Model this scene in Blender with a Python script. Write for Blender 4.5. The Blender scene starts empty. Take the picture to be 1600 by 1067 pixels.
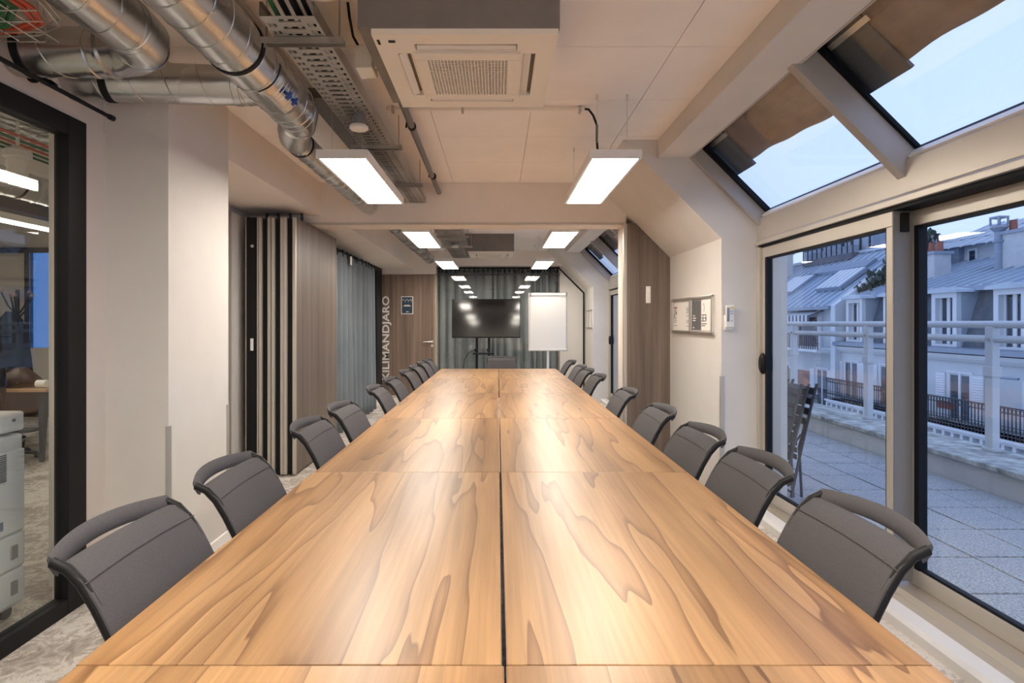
import bpy, bmesh, math, random
from mathutils import Vector, Matrix
random.seed(7)
S = bpy.context.scene
C = S.collection

# ------------------------------------------------------------------ camera, sky, exposure
cam = bpy.data.objects.new('camera', bpy.data.cameras.new('camera'))
C.objects.link(cam)
cam.location = (0, 0, 1.38)
cam.rotation_euler = (math.pi / 2, 0, 0)
cam.data.sensor_width = 36
cam.data.sensor_fit = 'HORIZONTAL'
cam.data.lens = 885 / 1600 * 36
cam.data.shift_x = 0.0142
cam.data.shift_y = -0.0182
cam.data.clip_end = 300
cam.data.clip_start = 0.05
S.camera = cam

S.view_settings.view_transform = 'Standard'
S.view_settings.look = 'None'
S.view_settings.gamma = 1
S.view_settings.use_curve_mapping = False
S.view_settings.exposure = 0.64
PANEL = 20.0            # radiance of the ceiling light panels

w = bpy.data.worlds.new('dusk_sky'); S.world = w; w.use_nodes = True
nt = w.node_tree; nt.nodes.clear()
o_ = nt.nodes.new('ShaderNodeOutputWorld'); b_ = nt.nodes.new('ShaderNodeBackground')
tc = nt.nodes.new('ShaderNodeTexCoord'); sp = nt.nodes.new('ShaderNodeSeparateXYZ'); rp = nt.nodes.new('ShaderNodeValToRGB')
nt.links.new(tc.outputs['Generated'], sp.inputs[0]); nt.links.new(sp.outputs['Z'], rp.inputs[0])
nt.links.new(rp.outputs[0], b_.inputs[0]); nt.links.new(b_.outputs[0], o_.inputs[0])
rp.color_ramp.elements[0].position = 0.0; rp.color_ramp.elements[0].color = (0.60, 0.75, 1.18, 1)
rp.color_ramp.elements[1].position = 0.75; rp.color_ramp.elements[1].color = (0.52, 0.69, 1.20, 1)
b_.inputs[1].default_value = 0.84
S.cycles.sample_clamp_indirect = 6; S.cycles.max_bounces = 14; S.cycles.diffuse_bounces = 8; S.cycles.transparent_max_bounces = 16

# ------------------------------------------------------------------ mesh helpers
class MB:
    def __init__(s): s.v = []; s.f = []
    def add(s, v, f):
        n = len(s.v); s.v += [tuple(p) for p in v]; s.f += [tuple(i + n for i in q) for q in f]; return s
    def box(s, x0, x1, y0, y1, z0, z1):
        x0, x1 = min(x0, x1), max(x0, x1); y0, y1 = min(y0, y1), max(y0, y1); z0, z1 = min(z0, z1), max(z0, z1)
        return s.add([(x0,y0,z0),(x1,y0,z0),(x1,y1,z0),(x0,y1,z0),(x0,y0,z1),(x1,y0,z1),(x1,y1,z1),(x0,y1,z1)],
                     [(0,3,2,1),(4,5,6,7),(0,1,5,4),(1,2,6,5),(2,3,7,6),(3,0,4,7)])
    def prism(s, poly, a0, a1, axis='y'):
        n = len(poly)
        def P(p, a):
            return {'y': (p[0], a, p[1]), 'x': (a, p[0], p[1]), 'z': (p[0], p[1], a)}[axis]
        v = [P(p, a0) for p in poly] + [P(p, a1) for p in poly]
        f = [tuple(range(n)), tuple(range(2*n-1, n-1, -1))]
        f += [(i, n+i, n+(i+1) % n, (i+1) % n) for i in range(n)]
        return s.add(v, f)
    def tube(s, pts, r, n=10, caps=True, sq=None):
        pts = [Vector(p) for p in pts]; m = len(pts)
        rs = r if isinstance(r, (list, tuple)) else [r] * m
        T = []
        for i in range(m):
            d = (pts[min(i+1, m-1)] - pts[max(i-1, 0)])
            T.append(d.normalized() if d.length > 1e-9 else Vector((0,0,1)))
        up = Vector((0,0,1)) if abs(T[0].z) < .9 else Vector((1,0,0))
        N = (up - T[0]*up.dot(T[0])).normalized()
        v = []
        for i in range(m):
            N = (N - T[i]*N.dot(T[i])).normalized(); B = T[i].cross(N)
            for k in range(n):
                a = 2*math.pi*(k+.5)/n
                a1, b1 = (1, 1) if sq is None else sq
                v.append(pts[i] + N*math.cos(a)*rs[i]*a1 + B*math.sin(a)*rs[i]*b1)
        f = []
        for i in range(m-1):
            for k in range(n):
                f.append((i*n+k, i*n+(k+1) % n, (i+1)*n+(k+1) % n, (i+1)*n+k))
        if caps:
            f.append(tuple(range(n-1, -1, -1))); f.append(tuple((m-1)*n+k for k in range(n)))
        return s.add(v, f)
    def lathe(s, prof, c, axis='z', n=24):
        v = []; m = len(prof)
        for r, h in prof:
            for k in range(n):
                a = 2*math.pi*k/n; p = (r*math.cos(a), r*math.sin(a), h)
                if axis == 'y': p = (p[0], p[2], p[1])
                if axis == 'x': p = (p[2], p[0], p[1])
                v.append((c[0]+p[0], c[1]+p[1], c[2]+p[2]))
        f = [(i*n+k, i*n+(k+1) % n, (i+1)*n+(k+1) % n, (i+1)*n+k) for i in range(m-1) for k in range(n)]
        f.append(tuple(range(n-1, -1, -1))); f.append(tuple((m-1)*n+k for k in range(n)))
        return s.add(v, f)
    def grid(s, fn, nu, nv, flip=False):
        v = [fn(i/nu, j/nv) for i in range(nu+1) for j in range(nv+1)]
        f = [(i*(nv+1)+j, (i+1)*(nv+1)+j, (i+1)*(nv+1)+j+1, i*(nv+1)+j+1) for i in range(nu) for j in range(nv)]
        return s.add(v, f)
    def holes(s, xs, ys, z, hole):
        nx, ny = len(xs), len(ys)
        v = [(x, y, z) for x in xs for y in ys]
        f = [(i*ny+j, (i+1)*ny+j, (i+1)*ny+j+1, i*ny+j+1) for i in range(nx-1) for j in range(ny-1) if not hole(i, j)]
        return s.add(v, f)

def wloc(o):
    p = Vector((0,0,0))
    while o is not None: p += o.location; o = o.parent
    return p

def obj(name, mb, m, parent=None, bevel=0, smooth=False, solid=0, seg=2, angle=35):
    org = wloc(parent) if parent else Vector((0,0,0))
    loc = Vector((0,0,0))
    if parent is None:
        xs = [p[0] for p in mb.v]; ys = [p[1] for p in mb.v]; zs = [p[2] for p in mb.v]
        loc = Vector(((min(xs)+max(xs))/2, (min(ys)+max(ys))/2, min(zs))); org = loc
    me = bpy.data.meshes.new(name)
    me.from_pydata([(p[0]-org.x, p[1]-org.y, p[2]-org.z) for p in mb.v], [], mb.f)
    bm = bmesh.new(); bm.from_mesh(me); bmesh.ops.recalc_face_normals(bm, faces=bm.faces); bm.to_mesh(me); bm.free()
    me.materials.append(m)
    if smooth:
        me.polygons.foreach_set('use_smooth', [True]*len(me.polygons)); me.set_sharp_from_angle(angle=math.radians(angle))
    o = bpy.data.objects.new(name, me); C.objects.link(o)
    o.location = loc
    if parent: o.parent = parent
    if solid:
        md = o.modifiers.new('thickness', 'SOLIDIFY'); md.thickness = solid; md.offset = 0
    if bevel:
        md = o.modifiers.new('bevel', 'BEVEL'); md.width = bevel; md.segments = seg; md.limit_method = 'ANGLE'
    return o

def tag(o, label, cat, group=None):
    o['label'] = label; o['category'] = cat
    if group: o['group'] = group
    return o
def thing(name, loc, label, cat, group=None):
    o = bpy.data.objects.new(name, None); C.objects.link(o); o.location = loc; o.empty_display_size = .1
    return tag(o, label, cat, group)
def struct(o, label=None, cat=None):
    o['kind'] = 'structure'
    if label: o['label'] = label
    if cat: o['category'] = cat
    return o
def sempty(name, loc, label=None, cat=None):
    o = bpy.data.objects.new(name, None); C.objects.link(o); o.location = loc; o.empty_display_size = .1
    return struct(o, label, cat)
def stuff(o): o['kind'] = 'stuff'; return o
def dup(root, loc, rotz=None, label=None):
    r = root.copy(); C.objects.link(r); r.location = loc
    if rotz is not None: r.rotation_euler = (0, 0, rotz)
    if label: r['label'] = label
    for ch in list(root.children):
        c = ch.copy(); C.objects.link(c); c.parent = r
        for g in list(ch.children):
            d = g.copy(); C.objects.link(d); d.parent = c
    return r
def B(*a): return MB().box(*a)
def T(*a, **k): return MB().tube(*a, **k)
def arc(c, r, a0, a1, n, plane='xz'):
    out = []
    for i in range(n+1):
        a = math.radians(a0 + (a1-a0)*i/n); p, q = r*math.cos(a), r*math.sin(a)
        out.append({'xz': (c[0]+p, c[1], c[2]+q), 'xy': (c[0]+p, c[1]+q, c[2]), 'yz': (c[0], c[1]+p, c[2]+q)}[plane])
    return out

# ------------------------------------------------------------------ materials
def lin(c):
    return tuple(((x/255)/12.92 if x/255 <= .04045 else ((x/255+.055)/1.055)**2.4) for x in c)
class NT:
    def __init__(s, name):
        s.m = bpy.data.materials.new(name); s.m.use_nodes = True; s.t = s.m.node_tree
        s.p = s.t.nodes['Principled BSDF']; s.out = s.t.nodes['Material Output']
    def n(s, t, **k):
        q = s.t.nodes.new('ShaderNode'+t)
        for a, b in k.items():
            if a.startswith('i_'): q.inputs[int(a[2:]) if a[2:].isdigit() else a[2:]].default_value = b
            else: setattr(q, a, b)
        return q
    def l(s, a, b): s.t.links.new(a, b)
    def coord(s, scale=(1,1,1), kind='Object', rand=False):
        c = s.n('TexCoord'); mp = s.n('Mapping'); mp.inputs['Scale'].default_value = scale
        s.l(c.outputs[kind], mp.inputs[0])
        if rand:
            oi = s.n('ObjectInfo'); mu = s.n('Math', operation='MULTIPLY', i_1=37.0); cb = s.n('CombineXYZ')
            s.l(oi.outputs['Random'], mu.inputs[0])
            for i in range(3): s.l(mu.outputs[0], cb.inputs[i])
            s.l(cb.outputs[0], mp.inputs['Location'])
        return mp.outputs[0]
    def ramp(s, fac, stops):
        r = s.n('ValToRGB'); e = r.color_ramp.elements
        e[0].position, e[0].color = stops[0][0], (*stops[0][1], 1)
        e[1].position, e[1].color = stops[-1][0], (*stops[-1][1], 1)
        for p, c in stops[1:-1]:
            x = e.new(p); x.color = (*c, 1)
        s.l(fac, r.inputs[0]); return r.outputs[0]
    def noise(s, vec, scale, detail=3, rough=.5, dist=0):
        q = s.n('TexNoise'); s.l(vec, q.inputs['Vector'])
        q.inputs['Scale'].default_value = scale; q.inputs['Detail'].default_value = detail
        q.inputs['Roughness'].default_value = rough; q.inputs['Distortion'].default_value = dist
        return q.outputs[0]
    def bump(s, h, strength, dist=.01):
        b = s.n('Bump'); b.inputs['Strength'].default_value = strength; b.inputs['Distance'].default_value = dist
        s.l(h, b.inputs['Height']); s.l(b.outputs[0], s.p.inputs['Normal'])

def mat(name, col, rough=.5, metal=0, spec=.5, var=.0, scale=8, bump=0, bscale=200, coat=0):
    q = NT(name); p = q.p
    p.inputs['Base Color'].default_value = (*col, 1); p.inputs['Roughness'].default_value = rough
    p.inputs['Metallic'].default_value = metal; p.inputs['Specular IOR Level'].default_value = spec
    p.inputs['Coat Weight'].default_value = coat
    if var:
        f = q.noise(q.coord(), scale, 5, .6)
        q.l(q.ramp(f, [(.3, tuple(c*(1-var) for c in col)), (.7, tuple(min(1, c*(1+var)) for c in col))]), p.inputs['Base Color'])
    if bump: q.bump(q.noise(q.coord(), bscale, 2), bump, .002)
    return q.m
def emit(name, col, s):
    q = NT(name); q.t.nodes.remove(q.p); e = q.n('Emission'); e.inputs[0].default_value = (*col, 1); e.inputs[1].default_value = s
    q.l(e.outputs[0], q.out.inputs[0]); return q.m
def glass(name, tint=(.96, .98, .97), f0=.045, rough=0.0):
    q = NT(name); q.t.nodes.remove(q.p)
    lw = q.n('LayerWeight'); lw.inputs[0].default_value = .5
    pw = q.n('Math', operation='POWER', i_1=5.0); q.l(lw.outputs['Facing'], pw.inputs[0])
    ma = q.n('Math', operation='MULTIPLY_ADD', i_1=1-f0, i_2=f0); q.l(pw.outputs[0], ma.inputs[0])
    t = q.n('BsdfTransparent'); t.inputs[0].default_value = (*tint, 1)
    g = q.n('BsdfGlossy'); g.inputs['Roughness'].default_value = rough
    mx = q.n('MixShader'); q.l(ma.outputs[0], mx.inputs[0]); q.l(t.outputs[0], mx.inputs[1]); q.l(g.outputs[0], mx.inputs[2])
    q.l(mx.outputs[0], q.out.inputs[0]); return q.m

def walnut(name):
    q = NT(name)
    v = q.coord((1, 1, 1), rand=True)
    mp = q.n('Mapping'); mp.inputs['Scale'].default_value = (2.6, .24, 1); q.l(v, mp.inputs[0])
    n1 = q.noise(mp.outputs[0], 1.0, 3.5, .55, .15)
    sx = q.n('SeparateXYZ'); q.l(v, sx.inputs[0])
    lx = q.n('Math', operation='MULTIPLY', i_1=5.0); q.l(sx.outputs[0], lx.inputs[0])
    mu = q.n('Math', operation='MULTIPLY_ADD', i_1=9.5); q.l(n1, mu.inputs[0]); q.l(lx.outputs[0], mu.inputs[2])
    fr = q.n('Math', operation='FRACT'); q.l(mu.outputs[0], fr.inputs[0])
    ring = q.ramp(fr.outputs[0], [(0, (.44,.258,.118)), (.45, (.41,.235,.105)), (.85, (.36,.198,.086)), (.955, (.245,.125,.05)), (.985, (.20,.10,.04)), (1, (.42,.243,.11))])
    mp2 = q.n('Mapping'); mp2.inputs['Scale'].default_value = (90, 2.2, 1); q.l(v, mp2.inputs[0])
    n2 = q.noise(mp2.outputs[0], 1.0, 4, .6)
    fine = q.ramp(n2, [(.3, (.82,.81,.80)), (.7, (1.1,1.09,1.08))])
    mp3 = q.n('Mapping'); mp3.inputs['Scale'].default_value = (5, .5, 1); q.l(v, mp3.inputs[0])
    n3 = q.noise(mp3.outputs[0], 1.0, 2, .5)
    wide = q.ramp(n3, [(.32, (.68,.65,.62)), (.64, (1.16,1.15,1.12))])
    m1 = q.n('MixRGB', blend_type='MULTIPLY'); m1.inputs[0].default_value = 1; q.l(ring, m1.inputs[1]); q.l(fine, m1.inputs[2])
    m2 = q.n('MixRGB', blend_type='MULTIPLY'); m2.inputs[0].default_value = 1; q.l(m1.outputs[0], m2.inputs[1]); q.l(wide, m2.inputs[2])
    q.l(m2.outputs[0], q.p.inputs['Base Color'])
    q.p.inputs['Roughness'].default_value = .34; q.p.inputs['Specular IOR Level'].default_value = .65
    q.bump(n2, .03, .0005)
    return q.m
def streak(name, a, b, axis='z', rough=.45):
    q = NT(name)
    sc = {'z': (14, 14, .35), 'y': (14, .35, 14)}[axis]
    n1 = q.noise(q.coord(sc, rand=False), 1.0, 4, .6)
    n2 = q.noise(q.coord(tuple(s*5 for s in sc)), 1.0, 3, .6)
    ad = q.n('Math', operation='MULTIPLY_ADD', i_1=.35); q.l(n2, ad.inputs[0]); q.l(n1, ad.inputs[2])
    q.l(q.ramp(ad.outputs[0], [(.48, b), (.86, a)]), q.p.inputs['Base Color'])
    q.p.inputs['Roughness'].default_value = rough; q.bump(n2, .08, .001)
    return q.m
def carpet(name):
    q = NT(name); v = q.coord()
    d = q.noise(v, 2.2, 3, .6, 1.2); f = q.noise(v, 160, 3, .7); k = q.noise(v, 11, 4, .65, 2.5)
    ad = q.n('Math', operation='MULTIPLY_ADD', i_1=.9); q.l(k, ad.inputs[0]); q.l(d, ad.inputs[2])
    base = q.ramp(ad.outputs[0], [(.70, (.33,.29,.26)), (.92, (.50,.455,.41)), (1.0, (.68,.64,.59))])
    fi = q.ramp(f, [(.25, (.72,.72,.72)), (.75, (1.15,1.15,1.15))])
    m = q.n('MixRGB', blend_type='MULTIPLY'); m.inputs[0].default_value = 1; q.l(base, m.inputs[1]); q.l(fi, m.inputs[2])
    q.l(m.outputs[0], q.p.inputs['Base Color']); q.p.inputs['Roughness'].default_value = .95
    q.p.inputs['Specular IOR Level'].default_value = .1; q.bump(f, .5, .004)
    return q.m
def galvanised(name, col=(.60,.60,.59), rough=.27):
    q = NT(name); v = q.coord()
    f = q.noise(v, 2.5, 2, .5)
    q.l(q.ramp(f, [(.3, tuple(c*.78 for c in col)), (.7, tuple(c*1.12 for c in col))]), q.p.inputs['Base Color'])
    q.l(q.ramp(f, [(.3, (rough+.05,)*3), (.7, (rough-.03,)*3)]), q.p.inputs['Roughness'])
    q.p.inputs['Metallic'].default_value = 1; return q.m
def fabric(name, a, b, scale=420, rough=.9, bump=.25):
    q = NT(name); v = q.coord(); f = q.noise(v, scale, 2, .6); g = q.noise(v, 2.5, 1, .4)
    ad = q.n('Math', operation='MULTIPLY_ADD', i_1=.8); q.l(f, ad.inputs[0])
    gm = q.n('Math', operation='MULTIPLY_ADD', i_1=.4, i_2=.2); q.l(g, gm.inputs[0]); q.l(gm.outputs[0], ad.inputs[2])
    q.l(q.ramp(ad.outputs[0], [(.55, b), (1.0, a)]), q.p.inputs['Base Color'])
    q.p.inputs['Roughness'].default_value = rough; q.p.inputs['Specular IOR Level'].default_value = .2
    q.bump(f, bump, .002); return q.m
def plaster(name, col, scuff=False):
    q = NT(name); v = q.coord()
    f = q.noise(v, 3, 4, .6); g = q.noise(v, 140, 2, .6)
    q.l(q.ramp(f, [(.3, tuple(c*.965 for c in col)), (.7, tuple(c*1.02 for c in col))]), q.p.inputs['Base Color'])
    q.p.inputs['Roughness'].default_value = .75; q.p.inputs['Specular IOR Level'].default_value = .25
    q.bump(g, .06, .002); return q.m

M = {}
M['wall'] = plaster('warm_white_plaster', (.68, .65, .615))
M['ceil'] = plaster('ceiling_plaster', (.92, .87, .83))
M['soffit'] = plaster('beige_plaster', (.80, .73, .665))
M['pier'] = plaster('beige_wall_paint', (.52, .46, .40))
M['carpet'] = carpet('patterned_grey_carpet')
M['walnut'] = walnut('walnut_veneer')
M['edge'] = mat('walnut_edge', (.28, .14, .055), .5)
M['panelwood'] = streak('grey_brown_laminate', (.215, .168, .14), (.10, .074, .06))
M['doorwood'] = streak('brown_door_laminate', (.29, .205, .155), (.13, .088, .066))
M['alu'] = mat('brushed_aluminium', (.70, .68, .65), .35, 1)
M['aluw'] = mat('champagne_aluminium', (.56, .52, .465), .42, .45, var=.03, scale=3)
M['alug'] = mat('grey_aluminium', (.50, .48, .46), .45, .45)
M['stile_shade'] = mat('shaded_stile_grey', (.19, .188, .195), .5)  # cream stile's end face in cool daylight, tone put into the colour
M['sill'] = mat('bronze_grey_sill', (.36, .32, .27), .45, .3)
M['rafter'] = mat('grey_painted_rafter', (.40, .385, .375), .5)
M['black'] = mat('black_metal', (.008, .008, .009), .5, 0, .25)
M['blackm'] = mat('black_matte', (.010, .010, .011), .7, 0, .25)
M['gasket'] = mat('black_rubber', (.006, .008, .012), .6, 0, .2)
M['dark'] = mat('dark_grey_metal', (.055, .055, .06), .45)
M['grey'] = mat('mid_grey_paint', (.22, .22, .22), .5)
M['greybox'] = mat('fibre_cement_grey', (.20, .185, .17), .8, var=.12, scale=6, bump=.1)
M['pipe'] = mat('grey_pvc_pipe', (.16, .15, .145), .45)
M['zincduct'] = galvanised('galvanised_duct')
M['tray'] = galvanised('galvanised_tray', (.52, .50, .47), .38)
M['white'] = mat('white_plastic', (.80, .77, .72), .4)
M['cream'] = mat('cream_plastic', (.82, .76, .66), .42)
M['lampwhite'] = mat('white_lacquer', (.85, .83, .80), .35)
M['lamp'] = emit('lit_diffuser', (1.0, .915, .805), PANEL)
M['lamp2'] = emit('lit_linear_diffuser', (1.0, .92, .78), 16)
M['glass'] = glass('window_glass')
M['gpart'] = glass('partition_glass', (.965, .975, .965), .045)
M['chair'] = fabric('charcoal_chair_fabric', (.108, .103, .108), (.064, .061, .067))
M['curtain'] = fabric('blue_grey_curtain', (.22, .25, .272), (.14, .163, .18), 300)
M['curtaind'] = fabric('slate_curtain', (.31, .335, .355), (.20, .22, .235), 300)
M['screen'] = mat('dark_glossy_screen', (.006, .006, .007), .075, 0, .8)
M['paper'] = mat('white_paper', (.86, .84, .80), .6)
M['ink'] = mat('printed_ink', (.16, .16, .17), .7)
M['red'] = mat('red_print', (.55, .16, .14), .7)
M['navy'] = mat('navy_print', (.025, .05, .085), .5)
M['slate'] = mat('slate_print', (.12, .12, .125), .6)
M['blue'] = mat('blue_plastic', (.02, .07, .32), .4)
M['green'] = mat('green_cable', (.03, .14, .05), .5)
M['orange'] = mat('orange_cable', (.55, .09, .04), .5)
M['lcd'] = mat('lcd_blue_grey', (.17, .21, .29), .3)
M['yellow'] = mat('yellow_button', (.65, .58, .15), .5)
M['shade'] = mat('brown_shade_fabric', (.22, .14, .105), .85, var=.2, scale=5)
M['shadebox'] = mat('slate_blue_metal', (.045, .055, .075), .5)
M['slab'] = mat('washed_gravel_paving', (.36, .37, .38), .9, var=.55, scale=90, bump=.5, bscale=120)
M['slabbed'] = mat('dark_joint_bed', (.04, .042, .045), .95)
M['parapet'] = mat('pale_render', (.48, .49, .50), .85, var=.08, scale=3)
M['moss'] = mat('weathered_stone', (.36, .37, .35), .9, var=.6, scale=7)
M['rail'] = mat('painted_white_steel', (.52, .55, .58), .4)
M['grate'] = mat('galvanised_grate', (.35, .36, .38), .5, .6)
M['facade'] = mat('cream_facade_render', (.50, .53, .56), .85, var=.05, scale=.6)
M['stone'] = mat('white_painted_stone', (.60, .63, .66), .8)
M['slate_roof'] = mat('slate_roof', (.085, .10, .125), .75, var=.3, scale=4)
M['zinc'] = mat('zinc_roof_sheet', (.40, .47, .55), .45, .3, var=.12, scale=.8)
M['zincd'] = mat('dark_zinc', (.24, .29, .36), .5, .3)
M['pane'] = mat('dark_window_pane', (.03, .045, .07), .08, 0, .7)
M['iron'] = mat('dark_iron', (.03, .035, .045), .6)
M['terracotta'] = mat('terracotta', (.30, .10, .07), .8)
M['ivy'] = mat('dark_ivy', (.035, .055, .04), .8)
M['brickwall'] = mat('brown_panel_wall', (.30, .17, .14), .8)
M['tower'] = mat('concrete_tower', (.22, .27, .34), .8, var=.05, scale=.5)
M['copier'] = mat('light_grey_plastic', (.62, .65, .66), .45)
M['wood_desk'] = mat('light_oak', (.45, .29, .16), .5)
M['leather'] = mat('brown_leather', (.075, .04, .028), .5)
M['coat'] = fabric('dark_coat_cloth', (.045, .047, .05), (.025, .026, .03), 200)
M['bluewin'] = glass('blue_tinted_glass', (.32, .47, .62), .06)

# ------------------------------------------------------------------ room shell
CZ = 2.75
floor = struct(obj('floor', B(-8, 1.93, -2.6, 11.3, -.15, 0), M['carpet']), 'grey-beige carpet floor with a faded vintage pattern', 'floor')
ceiling = struct(obj('ceiling', B(-8, 1.45, -2.6, 11.3, CZ+.015, CZ+.2), M['ceil']), 'off-white ceiling of plaster boards with fine joints', 'ceiling')
xs = [-2.06, -1.73, -1.083, -.433, .215, .88, 1.45]
ys = [-2.6, -1.9, -1.22, -.55, .12, .79, 1.46, 2.13, 2.81, 3.48, 4.15, 4.83, 5.54, 5.9, 6.53, 7.2, 7.87, 8.54, 9.21, 9.88, 10.8]
for i in range(len(xs)-1):
    for j in range(len(ys)-1):
        g = .0022
        obj('ceiling_tile', B(xs[i]+g, xs[i+1]-g, ys[j]+g, ys[j+1]-g, CZ, CZ+.014), M['ceil'], ceiling)

# left side: glazing, pier, pocket for the folding wall
struct(obj('wall_left', B(-2.2, -2.06, -2.6, 2.96, 2.365, CZ+.01), M['soffit']), 'beige wall strip above the black framed glazing', 'wall')
struct(obj('trim_1', B(-2.2, -2.05, 2.80, 2.96, 0, 2.365), M['soffit']), 'narrow beige wall strip between black frame and pier', 'wall')
struct(obj('wall_pier', B(-2.345, -1.72, 2.96, 3.62, 0, CZ+.01), M['wall']), 'white plaster pier with metal corner guard on the left', 'wall')
w1 = sempty('window_1', (-2.06, 2.7, 0), 'black framed interior glazing looking into the next office', 'window')
for a in ((2.68, 2.80), (.6, .68), (-1.5, -1.42)):
    obj('window_frame', B(-2.10, -2.03, a[0], a[1], 0, 2.365), M['black'], w1, .004)
obj('window_frame', B(-2.10, -2.03, -2.6, 2.68, 2.27, 2.365), M['black'], w1, .004)
obj('window_frame', B(-2.10, -2.03, -2.6, 2.68, 0, .075), M['black'], w1, .004)
for a, b in ((.68, 2.68), (-1.42, .6)):
    obj('pane', B(-2.068, -2.06, a, b, .075, 2.27), M['gpart'], w1)
cg = thing('corner_guard', (-1.72, 2.96, 0), 'grey metal guard on the near corner of the white pier', 'corner guard')
obj('angle', MB().prism([(-1.735,2.957),(-1.717,2.957),(-1.717,2.985),(-1.7205,2.985),(-1.7205,2.9602),(-1.735,2.9602)], .02, .84, 'z'), M['alug'], cg)
cg = thing('corner_guard', (-1.72, 3.62, 0), 'thin grey metal guard on the far corner of the white pier', 'corner guard')
obj('angle', B(-1.7199, -1.716, 3.595, 3.623, .02, .86), M['alug'], cg)
struct(obj('baseboard_left', B(-1.72, -1.708, 3.0, 3.62, 0, .06), M['lampwhite'], None, .003), 'white baseboard along the pier', 'baseboard')
struct(obj('wall_pocket', MB().box(-2.56, -2.42, 3.62, 6.9, 0, CZ).box(-2.42, -2.1, 6.78, 6.9, 0, 2.41), M['wall']), 'white wall of the niche behind the folding panels', 'wall')
struct(obj('ceiling_soffit', MB().box(-2.42, -1.73, 3.62, 5.54, 2.43, CZ+.01), M['soffit']), 'beige soffit box above the stacked folding wall panels', 'soffit')
struct(obj('ceiling_soffit', MB().box(-2.2, -1.607, 5.9, 10.8, 2.41, CZ+.01), M['soffit']), 'long beige soffit over the curtain in the far half', 'soffit')
struct(obj('wall_lintel', MB().box(-2.42, 1.26, 5.54, 5.9, 2.36, CZ+.01).box(-1.9, 1.26, 5.60, 5.84, 2.345, 2.36), M['soffit']), 'beige lintel spanning the room where the folding wall runs', 'lintel')
struct(obj('trim_2', B(-1.85, 1.24, 5.535, 5.56, 2.345, 2.362), M['aluw']), 'metal track edge under the lintel', 'track')

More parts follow.
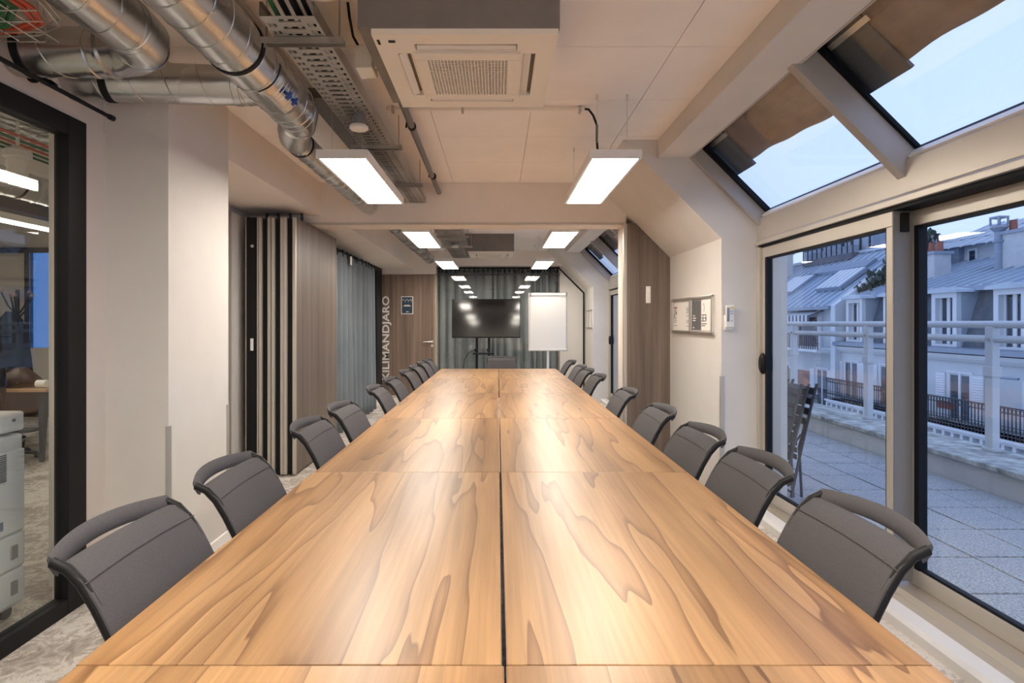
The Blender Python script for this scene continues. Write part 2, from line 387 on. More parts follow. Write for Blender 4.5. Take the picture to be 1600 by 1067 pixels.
# right side: mansard end walls, beam, glazed bay
def endwall(nm, y0, y1, lab):
    return struct(obj(nm, MB().prism([(1.677,0),(1.677,2.013),(.94,2.75),(.94,2.93),(1.6,2.93),(1.6,2.62),(2.17,2.05),(2.17,0)], y0, y1, 'y'), M['wall']), lab, 'wall')
endwall('wall_right', 4.24, 5.9, 'white wall with sloping mansard top between the two window bays')
endwall('wall_right', 9.9, 11.3, 'white wall with sloping mansard top beside the flip chart')
def bay(n, y0, y1, rafters, mull, first):
    lab = 'near' if first else 'far'
    struct(obj('ceiling_beam', B(1.2, 1.45, y0, y1, 2.615, CZ+.01), M['wall']), 'long white boxed beam along the skylights of the %s bay' % lab, 'beam')
    struct(obj('trim_roof', MB().prism([(1.2, 2.765), (1.2,2.93), (1.45, 2.93), (1.45,2.765)], y0, y1), M['wall']), 'roof edge above the %s skylights' % lab, 'roof edge')
    # skylight
    sk = sempty('window_%d' % n, (1.7, (y0+y1)/2, 2.3), 'sloping skylight glazing over the %s terrace doors' % lab, 'skylight')
    def slope(c0, c1, x0, x1): return [(x0, c0-x0), (x1, c0-x1), (x1+(c1-c0)/2, c0-x1+(c1-c0)/2), (x0+(c1-c0)/2, c0-x0+(c1-c0)/2)]
    for a in rafters:
        obj('rafter', MB().prism(slope(4.02, 4.20, 1.38, 1.96), a, a+.055), M['rafter'], sk, .003)
        obj('gasket', MB().prism(slope(4.20, 4.225, 1.40, 2.0), a-.02, a+.075), M['gasket'], sk)
    obj('rafter', MB().prism(slope(4.05, 4.20, 1.40, 1.97), y1-.05, y1-.001), M['rafter'], sk, .003)
    obj('gasket', MB().prism(slope(4.18, 4.225, 1.40, 2.0), y1-.085, y1-.05), M['gasket'], sk)
    obj('rafter', MB().prism(slope(4.05, 4.20, 1.40, 1.97), y0, y0+.05), M['rafter'], sk, .003)
    obj('gasket', MB().prism(slope(4.19, 4.225, 1.985, 2.01), y0, y1), M['gasket'], sk)
    obj('top_rail', MB().prism(slope(4.05, 4.235, 1.40, 1.44), y0, y1), M['rafter'], sk)
    obj('sill_rail', MB().prism(slope(4.13, 4.19, 1.955, 2.0), y0, y1), M['lampwhite'], sk)
    edges = [y0+.05] + [x for a in sorted(rafters) for x in (a, a+.055)] + [y1-.05]
    for k in range(0, len(edges), 2):
        obj('pane', MB().prism(slope(4.225, 4.238, 1.42, 2.03), edges[k], edges[k+1]), M['glass'], sk)
        # fabric shade outside on the upper part of each pane
        e0, e1 = edges[k], edges[k+1]
        mb = MB()
        def fn(u, v, e0=e0, e1=e1):
            y = e0 + (e1-.26-e0)*u; xx = 1.46 + v*(.318 + .014*math.sin(u*4.2+1.0) + .003*math.sin(u*19+e0))
            return (xx, y, 4.278 - xx + .004*math.sin(v*9))
        mb.grid(fn, 24, 6); shf = obj('roof_shade', mb, M['shade'], sk, smooth=True, solid=.004)
        obj('housing', MB().prism(slope(4.262, 4.285, 1.46, 1.785), e1-.262, e1+.045), M['shadebox'], shf)
        obj('arm', MB().prism(slope(4.245, 4.262, 1.56, 1.58), e1-.30, e1-.02), M['alu'], shf)
    # header
    hd = sempty('trim_%d' % (n+10), (2.0, (y0+y1)/2, 1.9), 'champagne aluminium header above the %s terrace doors' % lab, 'header')
    obj('fascia', MB().prism([(1.945,2.0),(1.945,2.155),(1.975,2.175),(2.09,2.175),(2.09,2.0)], y0, y1), M['aluw'], hd, .002)
    obj('ledge', MB().prism([(1.932,1.955),(1.932,1.985),(1.945,2.0),(2.09,2.0),(2.09,1.955)], y0, y1), M['aluw'], hd, .002)
    obj('track', B(1.955, 2.10, y0, y1, 1.935, 1.955), M['gasket'], hd)
    # sliding doors
    wd = sempty('window_%d' % (n+1), (2.0, (y0+y1)/2, 0), 'aluminium sliding terrace doors of the %s bay' % lab, 'window')
    obj('track', MB().prism([(1.90,.0),(1.90,.06),(1.925,.075),(1.95,.06),(1.97,.085),(2.12,.085),(2.12,0)], y0, y1), M['sill'], wd)
    obj('jamb', B(1.94, 2.10, y1-.045, y1-.001, .085, 1.94), M['aluw'], wd, .003)
    seq = [y1-.045] + mull + [y0]
    for k in range(len(seq)-1):
        b, a = seq[k], seq[k+1]
        inn = (k % 2 == 0); X0 = 1.962 if inn else 2.062
        if k: b += .03
        sw = .045
        sash = obj('sash_frame', MB().box(X0, X0+.04, a, b, 1.86, 1.94).box(X0, X0+.04, a, b, .085, .165).box(X0, X0+.04, b-sw, b, .165, 1.86).box(X0, X0+(.098 if inn else .04), a, a+sw, .165, 1.86), M['aluw'], wd, .003)
        obj('gasket', MB().box(X0+.006, X0+.034, a+sw, b-sw, 1.845, 1.862).box(X0+.006, X0+.034, a+sw, b-sw, .163, .178).box(X0-.001, X0+.041, b-sw-.03, b-sw+.002, .165, 1.86).box(X0+.006, X0+.034, a+sw-.002, a+sw+.012, .165, 1.86), M['gasket'], sash)
        if inn: obj('shaded_stile_face', B(X0+.006, X0+.0985, a-.004, a-.0005, .10, 1.935), M['stile_shade'], sash)  # thin strip painting the daylight shade onto the stile's end face
        obj('pane', B(X0+.016, X0+.024, a+sw, b-sw, .17, 1.855), M['glass'], sash)
        if inn:
            hb = MB().lathe([(.0, -.03), (.045, -.028), (.062, -.012), (.062, 0)], (X0, b-.02, 1.08), 'x', 20)
            hb.v = [(p[0], b-.02+(p[1]-b+.02)*.55, 1.08+(p[2]-1.08)*1.25) for p in hb.v]
            obj('pull_handle', hb, M['black'], sash, smooth=True)
            obj('lock', B(X0+.035, X0+.075, a-.018, a, 1.83, 1.925), M['black'], sash, .003)
    struct(obj('trim_%d' % (n+20), MB().prism([(1.80,0),(1.80,.045),(1.82,.06),(1.90,.06),(1.90,0)], y0, y1), M['wall']), 'white plinth under the %s terrace doors' % lab, 'plinth')
bay(2, -2.6, 4.24, [2.70, 1.2, -.35, -1.8], [2.815, 1.35, -.2], True)
bay(4, 5.9, 9.9, [8.55, 7.2], [8.4, 6.9], False)

# back wall
struct(obj('wall_back', MB().box(-2.5, -1.17, 10.8, 10.9, 2.31, CZ+.01).box(-1.17, 1.6, 10.72, 10.9, 2.46, CZ+.01).box(-2.6, 1.7, 11.15, 11.3, 0, CZ), M['soffit']), 'beige wall band above door and curtained glass', 'wall')
struct(obj('wall_back', MB().prism([(1.19,0),(1.19,2.50),(1.677,2.013),(1.677,0)], 10.8, 10.9), M['wall']), 'white wall panel behind the flip chart under the slope', 'wall')
struct(obj('trim_3', MB().prism([(1.15,2.46),(1.655,1.955),(1.655,0),(1.63,0),(1.63,1.945),(1.15,2.425)], 10.77, 10.80), M['black']), 'black edge strip following the sloping wall', 'trim')
w6 = sempty('window_6', (0, 10.8, 0), 'glass partition in front of the slate curtain', 'window')
for a, b in ((-1.17, -.40), (-.395, .39), (.395, 1.19)):
    obj('pane', B(a, b, 10.83, 10.84, .04, 2.30), M['gpart'], w6)
obj('window_frame', B(-1.17, 1.19, 10.815, 10.855, 2.295, 2.315), M['dark'], w6)
obj('window_frame', B(-1.17, 1.19, 10.80, 10.87, 0, .04), M['black'], w6)
obj('window_frame', B(-1.185, -1.16, 10.80, 10.87, 0, 2.31), M['alug'], w6)
struct(obj('wall_front', B(-8, 2.1, -2.75, -2.6, 0, CZ+.2), M['wall']), 'white wall behind the viewpoint', 'wall')
d1 = sempty('door_1', (-1.7, 10.8, 0), 'brown wood door with white vertical lettering', 'door')
obj('leaf', B(-2.26, -1.19, 10.80, 10.845, .01, 2.30), M['doorwood'], d1, .003)
obj('edge_strip', B(-1.215, -1.195, 10.796, 10.80, .01, 2.30), M['wood_desk'], d1)
hd = obj('door_handle', MB().tube([(-1.245,10.80,1.02),(-1.245,10.745,1.02),(-1.27,10.735,1.02),(-1.42,10.735,1.02)], .011, 10).lathe([(.026,-.008),(.026,0)], (-1.245,10.80,1.02), 'y'), M['alu'], d1, smooth=True)
obj('lock_cylinder', MB().lathe([(.026,-.008),(.026,0)], (-1.245,10.80,.945), 'y').lathe([(.010,-.014),(.010,-.008)], (-1.245,10.80,.945), 'y'), M['alu'], d1, smooth=True)
def text(name, s, size, m, parent, loc, rot, bold=.0, depth=.002):
    cu = bpy.data.curves.new(name, 'FONT'); cu.body = s; cu.size = size; cu.offset = bold; cu.extrude = depth; cu.resolution_u = 3
    cu.align_x = 'LEFT'
    t = bpy.data.objects.new(name+'_tmp', cu); C.objects.link(t)
    dg = bpy.context.evaluated_depsgraph_get(); dg.update()
    me = bpy.data.meshes.new_from_object(t.evaluated_get(dg)); me.name = name
    bpy.data.objects.remove(t); me.materials.clear(); me.materials.append(m)
    o = bpy.data.objects.new(name, me); C.objects.link(o)
    org = wloc(parent); o.parent = parent
    o.location = Vector(loc) - org; o.rotation_euler = rot
    return o
def fit(o, length, height):
    xs_ = [v.co.x for v in o.data.vertices]; ys_ = [v.co.y for v in o.data.vertices]
    x0, y0 = min(xs_), min(ys_); kx = length/(max(xs_)-x0); ky = height/(max(ys_)-y0)
    for v in o.data.vertices: v.co.x = (v.co.x-x0)*kx; v.co.y = (v.co.y-y0)*ky
t = text('lettering', 'KILIMANDJARO', .2, M['lampwhite'], d1, (-2.022, 10.797, .29), (math.pi/2, -math.pi/2, 0), .004)
fit(t, 1.60, .175)
t['label'] = 'white capital lettering running up the door'
sg = thing('door_sign', (-1.72, 10.797, 1.55), 'small navy poster in a pale frame on the wood door', 'sign')
obj('frame', MB().box(-1.835,-1.605,10.785,10.7995,1.545,1.885), M['white'], sg, .004)
obj('print', B(-1.82,-1.62,10.782,10.786,1.56,1.87), M['navy'], sg)
mb = MB()
for k in range(9): mb.tube([(-1.805+.02*k, 10.781, 1.80+.02*math.sin(k*2.1)), (-1.79+.02*k, 10.781, 1.825+.015*math.cos(k*1.7))], .004, 5)
mb.box(-1.80,-1.64,10.780,10.782,1.693,1.70).box(-1.775,-1.665,10.780,10.782,1.704,1.72).box(-1.74,-1.69,10.780,10.782,1.585,1.597)
stuff(obj('lettering', mb, M['paper'], sg))

# left glazing of the far half
w7 = sempty('window_7', (-2.15, 9, 0), 'black framed interior glazing behind the long curtain', 'window')
obj('window_frame', B(-2.28, -2.2, 10.35, 10.80, 0, 2.41), M['black'], w7, .004)
obj('window_frame', B(-2.28, -2.2, 7.0, 7.08, 0, 2.41), M['black'], w7, .004)
obj('window_frame', B(-2.28, -2.2, 7.08, 10.35, 2.33, 2.41), M['black'], w7, .004)
obj('window_frame', B(-2.28, -2.2, 7.08, 10.35, 0, .06), M['black'], w7, .004)
obj('pane', B(-2.245, -2.237, 7.08, 8.6, .06, 2.33), M['gpart'], w7)
obj('pane', B(-2.245, -2.237, 8.61, 10.35, .06, 2.33), M['gpart'], w7)
struct(obj('wall_left', B(-2.42, -2.2, 6.9, 7.0, 0, 2.42), M['soffit']), 'beige return wall behind the curtain', 'wall')
struct(obj('wall_left', B(-2.4, -2.2, 6.9, 11.2, 2.41, CZ), M['soffit']), 'beige wall above the far glazing', 'wall')

# ------------------------------------------------------------------ tables
XL, XC, XR = -.785, .015, .815
TL = 1.37
def make_table():
    t = thing('conference_table', (0,0,0), 'x', 'table', 'walnut conference tables pushed together')
    top = obj('tabletop', B(-.397, .397, -TL/2+.0015, TL/2-.0015, .712, .74), M['walnut'], t, .0015)
    for s in (-1, 1): obj('edge_band', B(s*.397, s*.399, -TL/2+.002, TL/2-.002, .713, .7385), M['edge'], top)
    for s in (-1, 1):
        l = obj('leg', MB().box(-.03,.03,s*.55-.03,s*.55+.03,.012,.69), M['dark'], t, .004)
        obj('foot', MB().box(-.12,.12,s*.55-.035,s*.55+.035,0,.02), M['dark'], l, .004)
        obj('bracket', MB().box(-.25,.25,s*.55-.02,s*.55+.02,.69,.712), M['dark'], l)
    obj('beam', B(-.02,.02,-.55,.55,.63,.69), M['dark'], t)
    return t
t0 = make_table()
rows = ['first row, nearest the camera', 'second row from the camera', 'third row from the camera', 'fourth row from the camera', 'fifth row from the camera', 'last row, nearest the screen']
first = True
for r in range(6):
    for s, side in ((-1, 'left'), (1, 'right')):
        y = 1.06 - TL/2 + TL*r
        x = XC + s*.4015 + random.uniform(-.0015, .0015) - (.003 if (r == 1 and s < 0) else 0)
        lab = 'walnut-topped table in the %s column, %s' % (side, rows[r])
        if first: o = t0; o.location = (x, y, 0); o['label'] = lab; first = False
        else: o = dup(t0, (x, y, random.uniform(-.0008, .0008)*0), None, lab)

# ------------------------------------------------------------------ chairs
prof = [(0,.44),(-.008,.50),(-.02,.57),(-.04,.64),(-.066,.71),(-.098,.775),(-.128,.825),(-.158,.857),(-.192,.872)]
def pz(z):
    for (a, b), (c, d) in zip(prof, prof[1:]):
        if b <= z <= d: return a + (c-a)*(z-b)/(d-b)
    return prof[-1][0]
def make_chair():
    t = thing('conference_chair', (0,0,0), 'x', 'chair', 'grey fabric chairs around the table')
    for s in (-1, 1):
        y = s*.207
        pts = [(-.02,y,.012),(.38,y,.012),(.415,y,.025),(.43,y,.06),(.425,y,.38),(.41,y,.425),(.37,y,.44),(.02,y,.44)] + [(a, y, b) for a, b in prof]
        obj('side_frame', T(pts, .0125, 8, sq=(1.0,.8)), M['black'], t, smooth=True, angle=60)
    mb = MB(); nz, ny = 14, 12
    def P(v, u, off):
        z = .47 + (.864-.47)*v; x = pz(z); w_ = .214
        y = -w_ + 2*w_*u
        bow = -.010*(1-(2*u-1)**2)*(.35+.65*v)
        return (x + bow + off, y, z + .003*(1-(2*u-1)**2)*v)
    fr = [(P(i/nz, j/ny, .014)) for i in range(nz+1) for j in range(ny+1)]
    bk = [(P(i/nz, j/ny, -.004)) for i in range(nz+1) for j in range(ny+1)]
    n = len(fr); W = ny+1
    f = [(i*W+j, i*W+j+1, (i+1)*W+j+1, (i+1)*W+j) for i in range(nz) for j in range(ny)]
    f += [(n+i*W+j, n+(i+1)*W+j, n+(i+1)*W+j+1, n+i*W+j+1) for i in range(nz) for j in range(ny)]
    for i in range(nz):
        f.append((i*W, (i+1)*W, n+(i+1)*W, n+i*W)); f.append((i*W+ny, n+i*W+ny, n+(i+1)*W+ny, (i+1)*W+ny))
    for j in range(ny):
        f.append((j, n+j, n+j+1, j+1)); f.append((nz*W+j, nz*W+j+1, n+nz*W+j+1, n+nz*W+j))
    mb.add(fr+bk, f); back = obj('backrest', mb, M['chair'], t, smooth=True, angle=50)
    sm = MB()
    for v in (.91, .50):
        sm.tube([tuple(Vector(P(v, k/16, .0145))) for k in range(17)], .0016, 6)
    obj('seam', sm, M['chair'], back, smooth=True)
    # padded grip bar curving back between the frame tips
    g = MB(); K = 20; ring = 8
    vv = []
    for k in range(K+1):
        u = k/K; y = -.212+.424*u; e = 1-(2*u-1)**2
        cx, cz = -.186-.052*e, .866+.010*e
        hx, hz = .009, .024
        for q in range(ring):
            a = 2*math.pi*q/ring
            dx, dz = hx*math.cos(a), hz*math.sin(a)
            ca, sa = math.cos(.45), math.sin(.45)
            vv.append((cx+dx*ca-dz*sa, y, cz+dx*sa+dz*ca))
    ff = [(k*ring+q, k*ring+(q+1) % ring, (k+1)*ring+(q+1) % ring, (k+1)*ring+q) for k in range(K) for q in range(ring)]
    ff += [tuple(range(ring)), tuple(K*ring+q for q in range(ring-1,-1,-1))]
    g.add(vv, ff); obj('grip_bar', g, M['chair'], t, smooth=True, angle=80)
    obj('seat', MB().box(-.005,.43,-.2,.2,.435,.475), M['chair'], t, .015, seg=3)
    obj('crossbar', T([(.02,-.21,.43),(.02,.21,.43)], .010, 8), M['black'], t, smooth=True)
    return t
c0 = make_chair(); used = [False]
def chair(x, y, rz, lab):
    if not used[0]:
        used[0] = True; c0.location = (x, y, 0); c0.rotation_euler = (0,0,rz); c0['label'] = lab; return c0
    return dup(c0, (x, y, 0), rz, lab)
ordn = ['first', 'second', 'third', 'fourth', 'fifth', 'sixth', 'seventh', 'eighth', 'ninth', 'tenth']
LC = [1.196, 1.765, 2.60, 3.19, 4.15, 4.80, 5.60, 6.24, 6.86, 7.4]
for i, y in enumerate(LC):
    rz = [.0, .02, .0, -.02, .03, 0, 0, .02, -.02, 0][i]
    chair(-.753, y+.212, rz, 'grey fabric chair, %s from the camera along the left side of the table' % ordn[i] if i else 'largest grey fabric chair, nearest the camera on the left of the table')
RC = [1.262, 1.85, 2.41, 3.085, 3.95, 5.14, 5.80, 6.30, 7.15]
for i, y in enumerate(RC):
    chair(.772, y+.212, math.pi + [0, 0, .03, 0, -.02, 0, .02, 0, 0][i], 'grey fabric chair, %s from the camera along the window side of the table' % ordn[i] if i else 'largest grey fabric chair, nearest the camera on the window side')
chair(.06, 8.02, -math.pi/2, 'grey fabric chair at the far end of the table, facing the camera')

# ------------------------------------------------------------------ ceiling lights
def panel_light(x, y0, y1, lab, cable=None, wires=True):
    z0 = 2.335; x0, x1 = x-.15, x+.15
    t = thing('panel_light', (x, (y0+y1)/2, z0), lab, 'ceiling light', 'suspended panel lights')
    f = .016
    fr = MB().box(x0, x1, y0, y1, z0+.012, z0+.05)
    fr.box(x0, x0+f, y0, y1, z0, z0+.012).box(x1-f, x1, y0, y1, z0, z0+.012).box(x0+f, x1-f, y0, y0+f, z0, z0+.012).box(x0+f, x1-f, y1-f, y1, z0, z0+.012)
    obj('frame', fr, M['lampwhite'], t)
    obj('diffuser', B(x0+f, x1-f, y0+f, y1-f, z0+.004, z0+.0115), M['lamp'], t)
    for yy in (y0+.12, y1-.12):
        for xx in (x0+.06, x1-.06):
            obj('suspension_wire', T([(xx,yy,z0+.05),(xx,yy,CZ)], .0015, 5), M['alu'], t)
            obj('wire_grip', T([(xx,yy,CZ-.035),(xx,yy,CZ)], .006, 8), M['alu'], t)
    return t
panel_light(-.902, 3.28, 4.55, 'left suspended light panel of the near pair, under the cable tray')
panel_light(.688, 3.28, 4.55, 'right suspended light panel of the near pair, by the window beam')
panel_light(-.862, 5.96, 7.22, 'left light panel of the middle pair, just behind the lintel')
panel_light(.715, 5.96, 7.22, 'right light panel of the middle pair, just behind the lintel')
panel_light(-.83, 8.80, 10.05, 'left light panel of the farthest pair, near the curtained glass')
panel_light(.74, 8.80, 10.05, 'right light panel of the farthest pair, near the curtained glass')
panel_light(-.902, .02, 1.28, 'unseen left fill light panel added above the top edge of view')  # this pair and the next are unseen, added to raise the ambient light
panel_light(.688, .02, 1.28, 'unseen right fill light panel added above the top edge of view')
panel_light(-.902, -2.2, -.95, 'unseen left fill light panel added behind the viewpoint')
panel_light(.688, -2.2, -.95, 'unseen right fill light panel added behind the viewpoint')

# ------------------------------------------------------------------ cassette air conditioners
def cassette(x0, y0, lab, grille_holes=True):
    wd, zb = .70, 2.457
    x1, y1 = x0+wd, y0+.715
    t = thing('air_conditioner', (x0+wd/2, y0+.36, zb), lab, 'air conditioner')
    obj('casing', B(x0-.05, x1+.005, y0-.003, y1+.0, zb+.022, CZ), M['greybox'], t, .002)
    # fascia ring with four air slots
    P_ = MB()
    a, b = .10, .145            # slot band
    xs_ = [x0, x0+.03, x0+.075, x0+.125, x0+.15, x1-.15, x1-.125, x1-.075, x1-.03, x1]
    ys_ = [y0, y0+.03, y0+.075, y0+.125, y0+.15, y1-.15, y1-.125, y1-.075, y1-.03, y1]
    def hole(i, j):
        return (i in (2, 6) and j == 4) or (j in (2, 6) and i == 4)
    P_.holes(xs_, ys_, zb+.011, hole)
    fa = obj('fascia', P_, M['cream'], t, solid=.022)
    obj('air_slot', B(x0+.05, x1-.05, y0+.05, y1-.05, zb+.0222, zb+.026), M['blackm'], t)
    for k, (fx0, fx1, fy0, fy1, ax) in enumerate(((x0+.155, x1-.155, y0+.078, y0+.122, 'x'), (x0+.155, x1-.155, y1-.122, y1-.078, 'x'), (x0+.078, x0+.122, y0+.155, y1-.155, 'y'), (x1-.122, x1-.078, y0+.155, y1-.155, 'y'))):
        if ax == 'x':
            s = 1 if k else -1
            ym = (fy0+fy1)/2
            fl = MB().prism([(ym+.008, zb+.012), (ym+.024, zb+.004), (ym+.024, zb+.008), (ym+.008, zb+.016)], fx0, fx1, 'x')
        else:
            s = 1 if k == 2 else -1; xm = (fx0+fx1)/2
            fl = MB().prism([(xm-.022, zb+.008-.012*s), (xm+.008, zb+.008), (xm+.008, zb+.013), (xm-.022, zb+.013-.012*s)], fy0, fy1, 'y')
        obj('louvre', fl, M['white'], t)
    # intake panel with square-mesh grille
    gx0, gx1, gy0, gy1 = x0+.135, x1-.135, y0+.135, y1-.135
    ip = obj('intake_panel', MB().box(gx0, gx1, gy0, gy0+.05, zb-.012, zb+.0).box(gx0, gx1, gy1-.05, gy1, zb-.012, zb+.0).box(gx0, gx0+.05, gy0+.05, gy1-.05, zb-.012, zb).box(gx1-.05, gx1, gy0+.05, gy1-.05, zb-.012, zb), M['cream'], t, .003)
    g = MB(); n = 24 if grille_holes else 10
    ux0, ux1, uy0, uy1 = gx0+.05, gx1-.05, gy0+.05, gy1-.05
    for k in range(n+1):
        bw = .0022 if n > 20 else .006
        xx = ux0+(ux1-ux0)*k/n; g.box(xx-bw, xx+bw, uy0, uy1, zb-.0115, zb-.0098)
        yy = uy0+(uy1-uy0)*k/n; g.box(ux0, ux1, yy-bw, yy+bw, zb-.0113, zb-.0096)
    obj('grille', g, M['cream'], ip)
    obj('filter', B(ux0, ux1, uy0, uy1, zb-.005, zb-.002), M['grey'], ip)
    obj('display', MB().box(x0+.055, x0+.08, y0+.045, y0+.06, zb-.002, zb+.001), M['black'], t)
    obj('label_plate', MB().box(x0+.012, x0+.022, y0+.04, y0+.075, zb-.002, zb+.001), M['black'], t)
    return t
cassette(-.472, 2.115, 'white four-way ceiling air conditioner in a grey box, near half')
cassette(-.45, 8.70, 'small-looking white air conditioner in grey box, far half', False)

# ------------------------------------------------------------------ ducts
def duct(name, lab, pts, r, cat='duct', helix=True, pitch=.14, rings=(), n=28, mt='zincduct', extra=None):
    base = Vector(pts[0])
    t = thing(name, base, lab, cat)
    obj('duct_wall', T(pts, r, n), M[mt], t, smooth=True, angle=50)
    if helix:
        P_ = [Vector(p) for p in pts]; hs = []
        for a, b in zip(P_, P_[1:]):
            d = b-a; L = d.length; d.normalize()
            up = Vector((0,0,1)); N = (up-d*up.dot(d)).normalized(); Bn = d.cross(N)
            k = max(4, int(L/pitch*24))
            for i in range(k+1):
                s = L*i/k; an = 2*math.pi*s/pitch
                hs.append(a+d*s+(N*math.cos(an)+Bn*math.sin(an))*(r+.0005))
            break
        obj('spiral_seam', T(hs, .0028, 5), M[mt], t, smooth=True)
    for c, d, rr, wd, m in rings:
        c = Vector(c); d = Vector(d).normalized()
        obj('ring', T([c-d*wd/2-d*.003, c-d*wd/2, c+d*wd/2, c+d*wd/2+d*.003], [rr-.004, rr, rr, rr-.004], 28), M[m], t, smooth=True)
    return t
# straight main duct
AX, AZ = -1.145, 2.59
ta = duct('ventilation_duct', 'widest round metal duct running along the ceiling beside the cable tray', [(AX, -1.2, AZ), (AX, 3.22, AZ)], .125,
     rings=(((AX, 2.47, AZ), (0,1,0), .130, .022, 'black'), ((AX, 2.50, AZ), (0,1,0), .129, .02, 'zincduct'), ((AX, 3.15, AZ), (0,1,0), .129, .02, 'zincduct')))
# inspection hatch with two blue knobs, lower right of the duct
hc = Vector((AX, 2.80, AZ)); ang = math.radians(-38)
nrm = Vector((math.cos(ang), 0, math.sin(ang)))
def onduct(s, y, off):   # s arc offset in metres round the duct
    a = ang + s/.125
    return Vector((AX+math.cos(a)*(.125+off), y, AZ+math.sin(a)*(.125+off)))
mb = MB(); mb.grid(lambda u, v: onduct(-.095+.19*u, 2.66+.30*v, .004 + .009*(min(1, min(u,1-u)*9, min(v,1-v)*9))), 24, 24)
hatch = obj('inspection_hatch', mb, M['zincduct'], ta, smooth=True, solid=.002, angle=60)
rb = MB()
for k in range(7): rb.tube([onduct(-.055+.11*u/8, 2.71+.033*k, .013) for u in range(9)], .004, 6)
obj('rib', rb, M['zincduct'], hatch, smooth=True)
for yy in (2.77, 2.85):
    p = onduct(.0, yy, .012); kb = MB().tube([p, p+nrm*.03], .009, 10)
    tv = Vector((-math.sin(ang), 0, math.cos(ang)))
    kb.tube([p+nrm*.022-tv*.022, p+nrm*.022+tv*.022], .008, 6).tube([p+nrm*.022-Vector((0,.022,0)), p+nrm*.022+Vector((0,.022,0))], .008, 6)
    obj('knob', kb, M['blue'], hatch, smooth=True)
# reducer + narrow duct
pts = [(AX,3.20,AZ),(AX-.005,3.25,AZ-.005),(AX-.03,3.33,AZ-.03),(AX-.075,3.40,AZ-.06),(AX-.10,3.47,AZ-.075),(AX-.105,3.53,AZ-.076)]
obj('reducer', T(pts, [.122,.118,.105,.095,.088,.084], 28), M['zincduct'], ta, smooth=True, angle=60)
obj('ring', T([(AX-.03,3.325,AZ-.028),(AX-.042,3.345,AZ-.036)], .108, 28), M['zincduct'], ta, smooth=True)
NX, NZ = AX-.105, AZ-.076
duct('ventilation_duct', 'narrow round duct leading from the reducer into the lintel', [(NX, 3.53, NZ), (NX, 5.54, NZ)], .08,
     rings=(((NX, 3.60, NZ), (0,1,0), .084, .02, 'black'), ((NX, 4.45, NZ), (0,1,0), .083, .02, 'zincduct'), ((NX, 5.2, NZ), (0,1,0), .083, .02, 'zincduct')))
duct('ventilation_duct', 'narrow round duct behind the lintel above the middle light panel', [(-1.22, 5.9, 2.53), (-1.22, 10.2, 2.53)], .085,
     rings=tuple(((-1.22, yy, 2.53), (0,1,0), .089, .02, 'dark') for yy in (6.4, 7.4, 8.3, 9.1)))
# second long duct turning left
BX, BZ, BR = -1.467, 2.555, .105
duct('ventilation_duct', 'round metal duct ending in an elbow turned toward the glazing', [(BX, -1.2, BZ), (BX, 2.28, BZ)], BR,
     rings=(((BX, 2.24, BZ), (0,1,0), .109, .02, 'zincduct'),))
tb = duct('ventilation_duct', 'dull round duct passing through the wall above the glazing', [(-2.3, 2.42, 2.535), (-1.70, 2.42, 2.535)], .10,
     rings=(((-1.72, 2.42, 2.535), (1,0,0), .105, .02, 'zincduct'), ((-1.99, 2.42, 2.535), (1,0,0), .105, .03, 'black')), pitch=.18)
el = [(-1.70,2.42,2.535),(-1.64,2.42,2.536),(-1.56,2.40,2.54),(-1.50,2.37,2.545),(-1.47,2.33,2.55),(-1.467,2.27,2.555)]
for q_ in (1, 3): obj('ring', T([Vector(el[q_])-(Vector(el[q_+1])-Vector(el[q_])).normalized()*.008, Vector(el[q_])+(Vector(el[q_+1])-Vector(el[q_])).normalized()*.008], .1125, 28), M['zincduct'], tb, smooth=True)
obj('elbow', T(el, [.10,.102,.108,.110,.109,.106], 28), M['zincduct'], tb, smooth=True, angle=60)
duct('ventilation_duct', 'lower cross duct joining the widest duct above the pier', [(-2.3, 2.70, 2.545), (-1.22, 2.90, 2.59)], .095, pitch=.16,
     rings=(((-1.32, 2.881, 2.586), (1.08,.2,.045), .10, .03, 'zincduct'), ((-1.90, 2.774, 2.562), (1.08,.2,.045), .099, .03, 'black')))
# black curtain rod with disc bracket
cr = thing('curtain_rod', (-1.95, 2.86, 2.416), 'thin black curtain rod above the office glazing', 'curtain rod')
obj('rod', T([(-1.95,-1.5,2.416),(-1.95,2.86,2.416)], .010, 10), M['black'], cr, smooth=True)
obj('finial', T([(-1.95,2.845,2.416),(-1.95,2.875,2.416)], .014, 10), M['black'], cr, smooth=True)
for yy in (2.50, .5):
    br = obj('bracket', MB().tube([(-2.06,yy,2.475),(-1.97,yy,2.44),(-1.95,yy,2.425)], .011, 8), M['black'], cr, smooth=True)
    obj('disc', MB().lathe([(.034,0),(.034,.012)], (-2.06,yy,2.475), 'x'), M['black'], br, smooth=True)
# wire basket tray with green and orange cables, top left
wt = thing('wire_tray', (-1.85, 2.0, 2.5), 'steel wire basket tray in the top left corner', 'cable tray')
mb = MB()
for xx in (-2.05, -1.975, -1.90, -1.825, -1.75): mb.tube([(xx, .4, 2.50), (xx, 2.26, 2.50)], .0028, 5)
for zz in (2.53, 2.56):
    mb.tube([(-1.645, .4, zz), (-1.645, 2.04, zz), (-1.70, 2.20, zz), (-1.84, 2.27, zz), (-2.05, 2.28, zz)], .0028, 5)
y = .45
while y < 2.28:
    x1 = -1.645 if y < 2.05 else -1.645-(y-2.05)*.75
    mb.tube([(-2.055, y, 2.497), (x1, y, 2.497), (x1, y, 2.56)], .0028, 5); y += .075
for xx, r in ((-2.04, .0), (-1.69, .0)): mb.tube([(xx, .9, 2.497), (xx, .9, 2.75)], .004, 5)
obj('wires', mb, M['alu'], wt)
